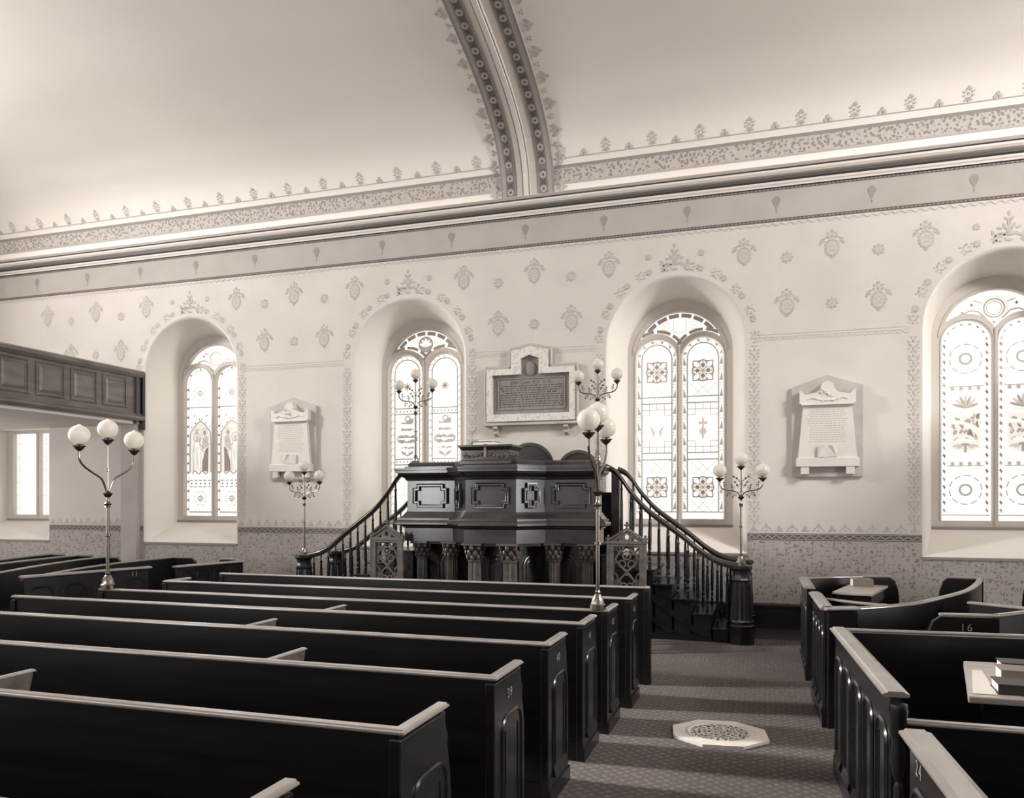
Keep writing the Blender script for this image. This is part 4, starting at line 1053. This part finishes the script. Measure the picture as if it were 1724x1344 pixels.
m = MB().box(-3.60, -3.57, dy0-.004, dy0+.05, 2.56, 2.735).box(-3.60, -3.57, dy0, dy0+.25, 2.726, 2.732); m.build('ribbon', 'tan', dk)
bk = thing('bible', 'closed bible lying on the pulpit reading desk', 'book', (-3.66, -1.78, 2.727))
MB().box(-3.82, -3.50, -1.92, -1.64, 2.727, 2.735).box(-3.82, -3.50, -1.92, -1.64, 2.775, 2.783).box(-3.82, -3.81, -1.92, -1.64, 2.727, 2.783).build('cover', 'tan', bk, bevel=.003)
MB().box(-3.805, -3.51, -1.91, -1.65, 2.735, 2.775).build('pages', 'paper', bk)
bk = thing('book', 'small hymn book lying on the pulpit bible', 'book', (-3.64, -1.79, 2.784))
MB().box(-3.74, -3.56, -1.86, -1.72, 2.784, 2.812).build('cover', 'leather', bk, bevel=.003)
MB().box(-3.735, -3.555, -1.863, -1.717, 2.789, 2.807).build('pages', 'paper', bk)
# round-backed chairs in the pulpit
def round_chair(x, y, r, ztop, label):
    t = thing('pulpit_chair', label, 'chair', (x, y, 1.40), 'round-backed chairs in the pulpit')
    zc = ztop-r
    lo = [(-r, 1.80)]+arc(0, zc, r, pi, 0, 24)+[(r, 1.80)]; q = r-.045
    li = [(-q, 1.87)]+arc(0, zc, q, pi, 0, 24)+[(q, 1.87)]
    MB().plate([lo, li], .05, lambda u, v, d: (x+u, y+d, v)).build('back_frame', 'pulpit', t, bevel=.008)
    MB().plate([li], .03, lambda u, v, d: (x+u, y+.003+d, v)).build('back_pad', 'leather', t)
    MB().box(x-r+.02, x+r-.02, y-.44, y+.02, 1.80, 1.88).build('seat', 'leather', t, bevel=.02)
    for sx in (-1, 1):
        for yy in (-.40, -.0): MB().tube([(x+sx*(r-.05), y+yy, 1.40), (x+sx*(r-.05), y+yy, 1.82)], [.018, .028], 8).build('leg', 'pulpit', t, smooth=True)
round_chair(-3.42, -.45, .38, 2.86, 'taller round-backed chair rising behind the pulpit reading desk')
round_chair(-2.66, -.50, .32, 2.73, 'lower round-backed chair at the right end of the pulpit')

# ------------------------------------------------------------------ stairs
RAIL = [(3.22, 1.115), (3.135, 1.125), (2.935, 1.175), (2.73, 1.29), (2.49, 1.485), (2.24, 1.67), (2.005, 1.85), (1.795, 2.085), (1.69, 2.235), (1.58, 2.36), (1.46, 2.42)]
RC = [(a, b) for a, b, _ in catmull([(a, b, 0) for a, b in RAIL], 5)]
def rail_z(d):
    for (a, b), (c_, e_) in zip(RC, RC[1:]):
        if c_ <= d <= a: return b+(e_-b)*(a-d)/(a-c_)
    return RC[-1][1] if d < RC[-1][0] else RC[0][1]
HR = [(-.035, -.005), (-.04, .02), (-.03, .045), (-.01, .058), (.01, .058), (.03, .045), (.04, .02), (.035, -.005), (.025, -.03), (-.025, -.03)]
def newel(st_, d, y, sg):
    x = XC+sg*d
    m = MB()
    pr = [(.165, 0), (.165, .20), (.17, .21), (.17, .235), (.155, .25), (.16, .29), (.15, .31)]
    m.lathe(pr, (x, y, FZ), 8)
    m.lathe([(.15, .30), (.142, .33), (.122, .72), (.115, .80)], (x, y, FZ), 32, flute=.10)
    m.lathe([(.12, .79), (.125, .82), (.112, .84), (.105, .90), (.11, .93), (.13, .955), (.14, .965), (.14, .995), (.12, 1.01), (.0, 1.01)], (x, y, FZ), 8)
    m.build('newel', 'wood', st_, smooth=True, ang=25)
def baluster(st_, x, y, z0, z1):
    h = z1-z0; b = min(.32, h*.42)
    pr = [(.02, 0), (.02, .05), (.012, .055), (.020, .075), (.020, .095), (.013, .11), (.019, .13), (.021, .15), (.013, .18), (.013, .19), (.021, .215), (.018, .24), (.023, b), (.020, h*.7), (.013, h-.12), (.019, h-.105), (.019, h-.085), (.012, h-.075), (.012, h)]
    pr = sorted([(r, z) for r, z in pr if z <= h], key=lambda q: q[1])
    MB().lathe(pr, (x, y, z0), 10).build('baluster', 'wood', st_, smooth=True)
def stairs(sg, label):
    t = thing('staircase', label, 'staircase', (XC+sg*2.4, -.92, FZ), 'pulpit staircases')
    X = lambda d: XC+sg*d
    def bx(m, d0, d1, y0, y1, z0, z1): a, b = sorted((X(d0), X(d1))); return m.box(a, b, y0, y1, z0, z1)
    YF, YB = -1.42, -.42
    for k in range(6):
        z = FZ+.185*(k+1); dn = 3.12-.25*k; di = dn-.25 if k < 5 else 1.40
        s_ = bx(MB(), di, dn-.03, YF+.03, YB-.03, FZ, z-.03).build('riser', 'wood', t)
        bx(MB(), di-.02, dn, YF-.03, YB+.03, z-.03, z).build('tread', 'wood', s_, bevel=.008)
    # moulded string panel under the flight
    m = MB(); ylo, yhi = YF+.012, YF+.032
    for (d0, z0_), (d1, z1_), hw in (((2.70, FZ+.10), (1.75, .94), .035), ((2.35, FZ+.10), (1.75, .62), .03)):
        dd, dz = d1-d0, z1_-z0_; L = hypot(dd, dz); nx, nz = -dz/L*hw, dd/L*hw
        m.prism([(X(d0+nx), z0_+nz), (X(d0-nx), z0_-nz), (X(d1-nx), z1_-nz), (X(d1+nx), z1_+nz)], 'xz', ylo, yhi)
    a_, b_ = sorted((X(2.85), X(1.45))); m.box(a_, b_, ylo, yhi, FZ, FZ+.09)
    m.build('string_moulding', 'woodx', t)
    for y in (-1.40, -.45):
        MB().sweep([(X(d), y, z) for d, z in RC], HR).build('handrail', 'rail' if False else 'pulpit', t, smooth=True)
        newel(t, 3.22, y, sg)
        for k in range(6):
            z = FZ+.185*(k+1); dn = 3.12-.25*k
            for o in (.07, .195):
                d = dn-o
                if d < 1.5: continue
                baluster(t, X(d), y, z, rail_z(d)-.025)
    return t
stairs(-1, 'left pulpit staircase with turned balusters and curving dark handrails')
stairs(1, 'right pulpit staircase with turned balusters and octagonal newel in the open aisle')

# ------------------------------------------------------------------ gothic chairs below the pulpit
def gothic_chair(x, y, label, wood):
    t = thing('gothic_chair', label, 'chair', (x, y, FZ), 'carved gothic chairs'); ORG[t] = (0, 0, 0)   # parts in local coordinates
    T = lambda u, v, d: (u, d, v)
    tb = MB()
    def strap(pts, wd=.020, y=0.0, th=.026):
        for i, ((x0, z0), (x1, z1)) in enumerate(zip(pts, pts[1:])):
            dx, dz = x1-x0, z1-z0; L = hypot(dx, dz); nx, nz = -dz/L*wd/2, dx/L*wd/2; ex, ez = dx/L*wd*.25, dz/L*wd*.25; q = .0005*(i % 2)
            tb.prism([(x0+nx-ex, z0+nz-ez), (x0-nx-ex, z0-nz-ez), (x1-nx+ex, z1-nz+ez), (x1+nx+ex, z1+nz+ez)], 'xz', y-th/2-q, y+th/2+q)
    sm = lambda P: [(a, b) for a, b, _ in catmull([(a, b, 0) for a, b in P], 5)]
    strap([(-.18, .68), (-.18, 1.24), (.18, 1.24), (.18, .68), (-.18, .68)], .024)
    for sg in (-1, 1):
        strap(sm([(sg*.172, .93), (sg*.165, 1.02), (sg*.12, 1.13), (sg*.05, 1.20), (0, 1.235)]), .026)
        strap([(sg*.172, 1.235), (sg*.11, 1.17)], .018); strap([(sg*.172, 1.17), (sg*.13, 1.215)], .014)
        strap(sm([(sg*.165, .70), (sg*.10, .80), (sg*.02, .89), (-sg*.06, .97), (-sg*.135, 1.045)]), .024, .002*sg)
        strap([(sg*.172, 1.06), (sg*.125, 1.03)], .018)
        strap(arc(sg*.118, .755, .042, 0, 2*pi, 16), .018); strap(arc(sg*.04, .735, .034, 0, 2*pi, 14), .016)
        strap(sm([(sg*.165, .90), (sg*.13, .87), (sg*.12, .83), (sg*.15, .80)]), .018)
        strap(arc(sg*.060, 1.015, .046, pi/2+sg*.3-pi, pi/2+sg*.3+pi*.75, 14), .016)
        tb.plate([ell(sg*.118, .755, .018, .018, 8)], .024, T)
    strap(arc(0, 1.125, .052, 0, 2*pi, 20), .018)
    tb.plate([ell(0, 1.12, .020, .020, 8)], .024, T); tb.plate([ell(0, .905, .020, .045, 12)], .03, T)
    tb.build('tracery_panel', wood, t)
    fr = MB()
    for sg in (-1, 1): fr.box(sg*.21-.028, sg*.21+.028, -.035, .035, .40, 1.29); fr.tube([(sg*.245, -.03, .4), (sg*.245, -.03, 1.27)], .014, 8); fr.tube([(sg*.178, -.03, .68), (sg*.178, -.03, 1.25)], .010, 8)
    fr.box(-.25, .25, -.04, .04, 1.245, 1.29); fr.box(-.265, .265, -.05, .05, 1.28, 1.305); fr.box(-.21, .21, -.03, .03, .60, .68)
    fr.build('back_frame', wood, t)
    gh = [ell(0, 1.365, .03, .036, 14), [(-.15, 1.315), (-.07, 1.315), (-.07, 1.355)], [(.15, 1.315), (.07, 1.355), (.07, 1.315)]]
    MB().plate([[(-.235, 1.30), (.235, 1.30), (0, 1.455)]]+gh, .05, lambda u, v, d: (u, d, v)).build('gable', wood, t)
    c_ = MB()
    for sg in (-1, 1): c_.sweep([(sg*.26, -.0, 1.30), (0, 0, 1.465)], [(-.04, 0), (.04, 0), (.04, .022), (-.04, .022)])
    c_.build('gable_coping', wood, t)
    fn = MB()
    for u, z in ((-.24, 1.30), (.24, 1.30), (0, 1.475)):
        fn.lathe([(.018, 0), (.012, .02), (.028, .04), (.012, .055), (.022, .075), (.0, .095)], (u, 0, z), 10)
        for a in range(4): fn.ball((u+.03*cos(a*pi/2), .03*sin(a*pi/2), z+.045), .013, 6, 4)
    fn.build('finial', wood, t, smooth=True)
    MB().box(-.26, .26, -.48, .03, .41, .46).build('seat', wood, t, bevel=.01)
    for sx in (-1, 1):
        for yy in (-.44, 0): MB().box(sx*.22-.028, sx*.22+.028, yy-.028, yy+.028, 0, .42).build('leg', wood, t)
        m = MB().box(sx*.24-.03, sx*.24+.03, -.46, -.0, .68, .715); m.box(sx*.24-.022, sx*.24+.022, -.44, -.40, .46, .68); m.build('arm', wood, t)
for x, lab, wd in ((-5.15, 'carved gothic chair with pierced gabled back at the left foot of the pulpit', 'chairwood'), (-1.72, 'carved gothic chair with pierced gabled back at the right foot of the pulpit', 'chairwood')):
    gothic_chair(x, -1.78, lab, wd)

# ------------------------------------------------------------------ gas standard lamps
def lamp(loc, rz, hn, R, gr_, foliage, label, group, up=1.0):
    t = thing('gas_lamp', label, 'lamp', loc, group); t.rotation_euler = (0, 0, rz); ORG[t] = (0, 0, 0)
    k = gr_/.10
    MB().lathe([(.072*k, 0), (.072*k, .04*k), (.062*k, .05*k), (.055*k, .08*k), (.036*k, .125*k), (.022*k, .14*k), (.026*k, .155*k), (.018*k, .17*k)], (0,0,0), 12).build('base', 'brass', t, smooth=True, ang=25)
    pr = .0175*k if not foliage else .013
    m = MB().lathe([(pr*1.1, .15*k), (pr*1.1, hn*.55), (pr*1.9, hn*.555), (pr*1.9, hn*.575), (pr, hn*.58), (pr, hn*.86), (pr*2.1, hn*.865), (pr*1.4, hn*.88), (pr*2.2, hn*.90), (pr*1.2, hn*.92), (pr, hn*.95), (pr, hn)], (0,0,0), 12)
    m.build('pole', 'brass', t, smooth=True)
    MB().lathe([(.012, -.035*k), (.03*k, -.02*k), (.05*k, .012*k), (.04*k, .014*k), (.02*k, .03*k), (.008, .04*k)], (0,0,hn), 12).build('node_cup', 'darkbrass', t, smooth=True)
    hs_, hc_ = (.45, .54) if not foliage else (.22, .37)
    MB().lathe([(.008, 0), (.008, hc_*.45), (.02, hc_*.46), (.02, hc_*.5), (.008, hc_*.51), (.007, hc_)], (0,0,hn), 8).build('centre_stem', 'brass', t, smooth=True)
    tops = [(0, hn+hc_)]
    for sg in (-1, 1):
        if not foliage: P = [(0.012, 0), (.03, .07), (.085, .165), (.20, .225), (.31, .29), (R, .36), (R, hs_)]
        else: P = [(.012, 0), (.03, .05), (.09, .085), (.17, .095), (.235, .12), (R, .17), (R, hs_)]
        sc = 1.0
        P = catmull([(sg*a, 0, hn+b) for a, b in P], 5)
        MB().tube(P, .0105*k if not foliage else .008, 8).build('arm', 'brass', t, smooth=True)
        tops.append((sg*R, hn+hs_))
    if foliage:
        m = MB()
        for sg in (-1, 1):
            for (a, b, r_) in ((.10, .125, .026), (.20, .155, .022), (.14, .05, .024), (.07, .03, .018)):
                m.tube([(sg*(a+r_*(1-i/22)*cos(i*.62)), 0, hn+b+r_*(1-i/22)*sin(i*.62)) for i in range(15)], .0035, 5)
            for (a, b) in ((.075, .20), (.055, .25), (.09, .27), (.05, .16)):
                m.ball((sg*a, 0, hn+b), .014, 8, 5); m.tube([(0, 0, hn+b-.06), (sg*a*.6, 0, hn+b-.03), (sg*a, 0, hn+b)], .003, 5)
            for (a, b) in ((.12, .165), (.215, .195), (.17, .03), (.10, .01)): m.ball((sg*a, 0, hn+b), .012, 8, 5); m.tube([(sg*a, 0, hn+b), (sg*a*.95, 0, hn+.09)], .003, 5)
            m.tube([(0, 0, hn+.10), (sg*.03, 0, hn+.06), (sg*.09, 0, hn+.085), (sg*.17, 0, hn+.095), (sg*.235, 0, hn+.12)], .0045, 5)
        m.build('scrollwork', 'darkbrass', t, smooth=True)
    for x, z in tops:
        h = MB().lathe([(.008, -.02*k), (.02*k, -.005*k), (.03*k, .0), (.048*k, .022*k), (.052*k, .038*k), (.046*k, .036*k), (.022*k, .012*k), (.014*k, .03*k), (.014*k, .05*k)], (x, 0, z), 12)
        for j in range(8): h.ball((x+.05*k*cos(j*pi/4), .05*k*sin(j*pi/4), z+.036*k), .010*k, 6, 4)
        h.lathe([(.035*k, .048*k), (.036*k, .056*k), (.01, .056*k)], (x, 0, z), 12)
        h.build('globe_holder', 'darkbrass', t, smooth=True)
        zc = z+.055*k+gr_*.93
        g_ = MB(); n_ = 11
        pf = [(gr_*sin(a), -gr_*.97*cos(a)) for a in [.36+(pi-.36-.16)*i/n_ for i in range(n_+1)]]+[(gr_*.14, gr_*1.02), (gr_*.12, gr_*1.06), (gr_*.0, gr_*1.06)]
        g_.lathe(pf, (x, 0, zc), 24); g_.build('glass_globe', 'opal', t, smooth=True, ang=60)
    return t
gl = 'three-globe gas lamps on the pews'
lamp((-6.62, -5.34, 1.05), radians(90), .99, .365, .102, False, 'brass three-globe gas lamp on the left end of a pew, before the gallery', gl)
lamp((-1.37, -5.34, 1.05), radians(90), .99, .365, .094, False, 'brass three-globe gas lamp on the pew end beside the aisle, before the pulpit', gl)
gl = 'scrolled gas lamps of the pulpit'
lamp((XC-3.22, -1.40, FZ+1.01), 0, .865, .265, .083, True, 'scrolled three-globe gas lamp on the left stair newel below a memorial tablet', gl)
lamp((XC+3.22, -1.40, FZ+1.01), 0, .865, .265, .088, True, 'scrolled three-globe gas lamp on the right stair newel beside the aisle', gl)
lamp((XC-1.35, -1.41, 2.522), 0, .82, .265, .076, True, 'scrolled three-globe gas lamp on the left corner of the pulpit, against a stained window', gl)
lamp((XC+1.35, -1.41, 2.522), 0, .82, .265, .080, True, 'scrolled three-globe gas lamp on the right corner of the pulpit beside the bronze plaque', gl)

# ------------------------------------------------------------------ wall monuments
pq = thing('wall_plaque', 'large stepped marble-framed bronze plaque over the pulpit headed John Cook'.replace(' headed John Cook', ''), 'plaque', (-3.53, 0, 3.15))
def plq(o): return [(-4.28-o, 3.20-o), (-2.78+o, 3.20-o), (-2.78+o, 4.09+o), (-3.20+o, 4.09+o), (-3.20+o, 4.36+o*.7), (-3.535, 4.43+o), (-3.87-o, 4.36+o*.7), (-3.87-o, 4.09+o), (-4.28-o, 4.09+o)]
inn = [(-4.155, 3.345), (-2.895, 3.345), (-2.895, 3.965), (-3.385, 3.965), (-3.385, 4.21), (-3.535, 4.265), (-3.685, 4.21), (-3.685, 3.965), (-4.155, 3.965)]
PF = lambda y: (lambda u, v, d: (u, y+d, v))
MB().plate([plq(-.03), inn], .10, PF(-.052)).build('marble_frame', 'vein', pq, bevel=.008)
ed = MB()
lp = plq(0.0)
for a, b in zip(lp, lp[1:]+[lp[0]]): ed.tube([(a[0], -.05, a[1]), (b[0], -.05, b[1])], .03, 6)
ed.build('outer_moulding', 'greymarble', pq)
MB().plate([inn], .03, PF(-.02)).build('bronze_tablet', 'bronze', pq)
ti = [(-4.075, 3.42), (-2.975, 3.42), (-2.975, 3.905), (-4.075, 3.905)]
rm = MB()
for a, b in zip(ti, ti[1:]+[ti[0]]): rm.tube([(a[0], -.038, a[1]), (b[0], -.038, b[1])], .012, 6)
rm.build('tablet_rim', 'bronze', pq)
v, f_ = text2d('John Cook. D.D. LL.D.', .072)
m = MB(); m.add([(-3.52+a, -.037+d*.2, 3.845+b) for a, b, d in v], f_); m.build('inscription_heading', 'ink', pq)
m = MB(); rr = random.Random(3)
for i in range(10):
    z = 3.785-.036*i; ind = .03 if i in (0, 2) else (.1 if i in (3,) else 0); x = -4.045+ind
    while x < -3.01-ind:
        wd = rr.uniform(.02, .075); m.add([(x, -.0365, z), (min(x+wd, -3.0), -.0365, z), (min(x+wd, -3.0), -.0365, z+rr.uniform(.010, .016)), (x, -.0365, z+.012)], [(0,1,2,3)]); x += wd+rr.uniform(.010, .018)
m.build('worn_inscription', 'ink', pq)
m = MB().lathe([(.0, 0), (.09, .004), (.095, .012), (.08, .02), (.0, .022)], (0, 0, 0), 20)
m.v = [(-3.535+a, -.036-c_, 4.05+b*1.15) for a, b, c_ in m.v]; m.build('relief_seal', 'bronze', pq, smooth=True)
MB().box(-4.31, -2.75, -.13, .0, 3.165, 3.205).build('ledge', 'greymarble', pq, bevel=.006)
for x in (-4.10, -2.95):
    MB().prism([(0, 3.165), (-.11, 3.165), (-.115, 3.12), (-.07, 3.08), (-.075, 3.04), (-.03, 3.0), (0, 3.0)], 'yz', x-.035, x+.035).build('bracket', 'greymarble', pq, bevel=.005)
def tablet(xc, z0, label, seed):
    t = thing('memorial_tablet', label, 'memorial', (xc, 0, z0), 'white marble memorial tablets'); ORG[t] = (0, 0, 0)
    Y = lambda y: (lambda u, v, d: (u, y+d, v))
    MB().plate([[(-.465, 0), (.465, 0), (.465, 1.27), (0, 1.43), (-.465, 1.27)]], .05, Y(-.026)).build('backing_slab', 'greymarble', t, bevel=.005)
    MB().plate([[(-.385, .26), (.385, .26), (.315, 1.01), (-.315, 1.01)]], .075, Y(-.085)).build('inscription_slab', 'marble', t, bevel=.006)
    ped = [(-.365, 1.02), (.365, 1.02), (.365, 1.20), (.34, 1.20), (.29, 1.145), (.14, 1.175)]+[(.09*cos(a), 1.23+.10*sin(a)) for a in (.0, .4, .8, 1.2, pi/2, 1.94, 2.34, 2.74, pi)]+[(-.14, 1.175), (-.29, 1.145), (-.34, 1.20), (-.365, 1.20)]
    MB().plate([ped], .11, Y(-.105)).build('pediment', 'marble', t, bevel=.006)
    m = MB(); m.box(-.345, .345, -.172, -.05, .995, 1.025)
    m.build('pediment_moulding', 'marble', t, bevel=.006)
    m = MB(); rr = random.Random(seed)
    for i in range(16): m.ball((rr.uniform(-.09, .09), -.16, rr.uniform(1.05, 1.22)), rr.uniform(.012, .024), 8, 5, sz=.8)
    for sg in (-1, 1): m.tube([(0, -.162, 1.06), (sg*.1, -.162, 1.07), (sg*.2, -.162, 1.10), (sg*.26, -.162, 1.075)], .010, 6)
    m.build('carved_relief', 'marble', t, smooth=True)
    MB().box(-.41, .41, -.15, -.03, .135, .265).build('base_block', 'marble', t, bevel=.008)
    for sx in (-.295, .295): MB().box(sx-.055, sx+.055, -.14, -.05, .03, .135).build('foot_block', 'marble', t, bevel=.005)
    m = MB()
    for sg in (-1, 1): m.add([(0, -.142, .27), (sg*.125, -.155, .27), (sg*.125, -.15, .42), (sg*.06, -.165, .435), (0, -.142, .43), (0, -.12, .27), (sg*.125, -.12, .27), (sg*.125, -.12, .42), (0, -.12, .43)], [(0,1,2,3,4), (1,6,7,2), (5,6,1,0), (2,7,8,4,3)])
    m.build('open_book_relief', 'marble', t)
    m = MB()
    for i in range(15):
        z = .93-.032*i; hw = .27+.0*i-rr.uniform(0, .05); x = -hw
        while x < hw:
            wd = rr.uniform(.02, .06); m.add([(x, -.1235, z), (min(hw, x+wd), -.1235, z), (min(hw, x+wd), -.1235, z+.009), (x, -.1235, z+.009)], [(0,1,2,3)]); x += wd+.012
    m.build('worn_inscription', 'inkpale', t)
    return t
tablet(-7.84, 2.345, 'white marble memorial tablet on the left, above the left stair newel lamp', 11)
tablet(.81, 2.315, 'white marble memorial tablet on the right, beside the tallest right window', 12)

# ------------------------------------------------------------------ gallery at the left
GX = -11.11
ga = thing('gallery', 'dark panelled gallery front running forward from the wall at the left edge', 'gallery', (GX, -.1, 0))
y1 = YN+.02
MB().box(GX-.10, GX, y1, -.03, 3.56, 4.30).build('front_wall', 'galwood', ga)
MB().sweep([(GX, -.03, 0), (GX, y1, 0)], [(.16, 4.26), (-.04, 4.26), (-.07, 4.29), (-.09, 4.31), (-.09, 4.36), (-.06, 4.385), (.16, 4.385)][::1]).build('top_rail', 'galwood', ga)
MB().sweep([(GX, -.03, 0), (GX, y1, 0)], [(.12, 3.46), (-.05, 3.46), (-.09, 3.50), (-.09, 3.535), (-.05, 3.56), (-.02, 3.60), (.12, 3.60)]).build('base_moulding', 'galwood', ga)
for k in range(8):
    yc = -.67-.67*k; m = MB()
    q = [(yc-.26, 3.68), (yc+.26, 3.68), (yc+.26, 4.20), (yc-.26, 4.20)]
    m.tube([(GX+.004, a, b) for a, b in q], .024, 6, closed=True)
    q2 = [(yc-.17, 3.77), (yc+.17, 3.77), (yc+.17, 4.11), (yc-.17, 4.11)]
    m.add([(GX+.006, a, b) for a, b in [(yc-.21, 3.73), (yc+.21, 3.73), (yc+.21, 4.15), (yc-.21, 4.15)]]+[(GX+.03, a, b) for a, b in q2], [(0,1,5,4), (1,2,6,5), (2,3,7,6), (3,0,4,7), (4,5,6,7)])
    m.build('panel', 'galwood', ga)
MB().box(GX-.04, GX+.05, -.20, -.165, 3.40, 4.38).build('end_strip', 'cornicedark', ga)
MB().box(GX-.02, GX+.06, -.06, -.0, 3.30, 4.37).build('end_strip', 'wood', ga)
MB().box(XL+.01, GX-.03, y1, -.0, 3.40, 3.46).build('soffit', 'plaster', ga)
MB().box(XL+.01, GX-.10, y1, -.0, 3.46, 3.58).build('gallery_floor', 'boards', ga)
MB().box(GX-.42, GX-.06, -.10, .0, .14, 3.40).build('pilaster', 'frieze', ga, bevel=.006)

rg = MB(); gx = 2*XC-GX  # right-hand gallery out of view, added for its shade on the wall
rg.box(gx, gx+.10, y1, -.02, 3.46, 4.38).box(gx+.05, XR-.01, y1, -.02, 3.40, 3.58)
struct(rg.build('gallery_right', 'galwood'))
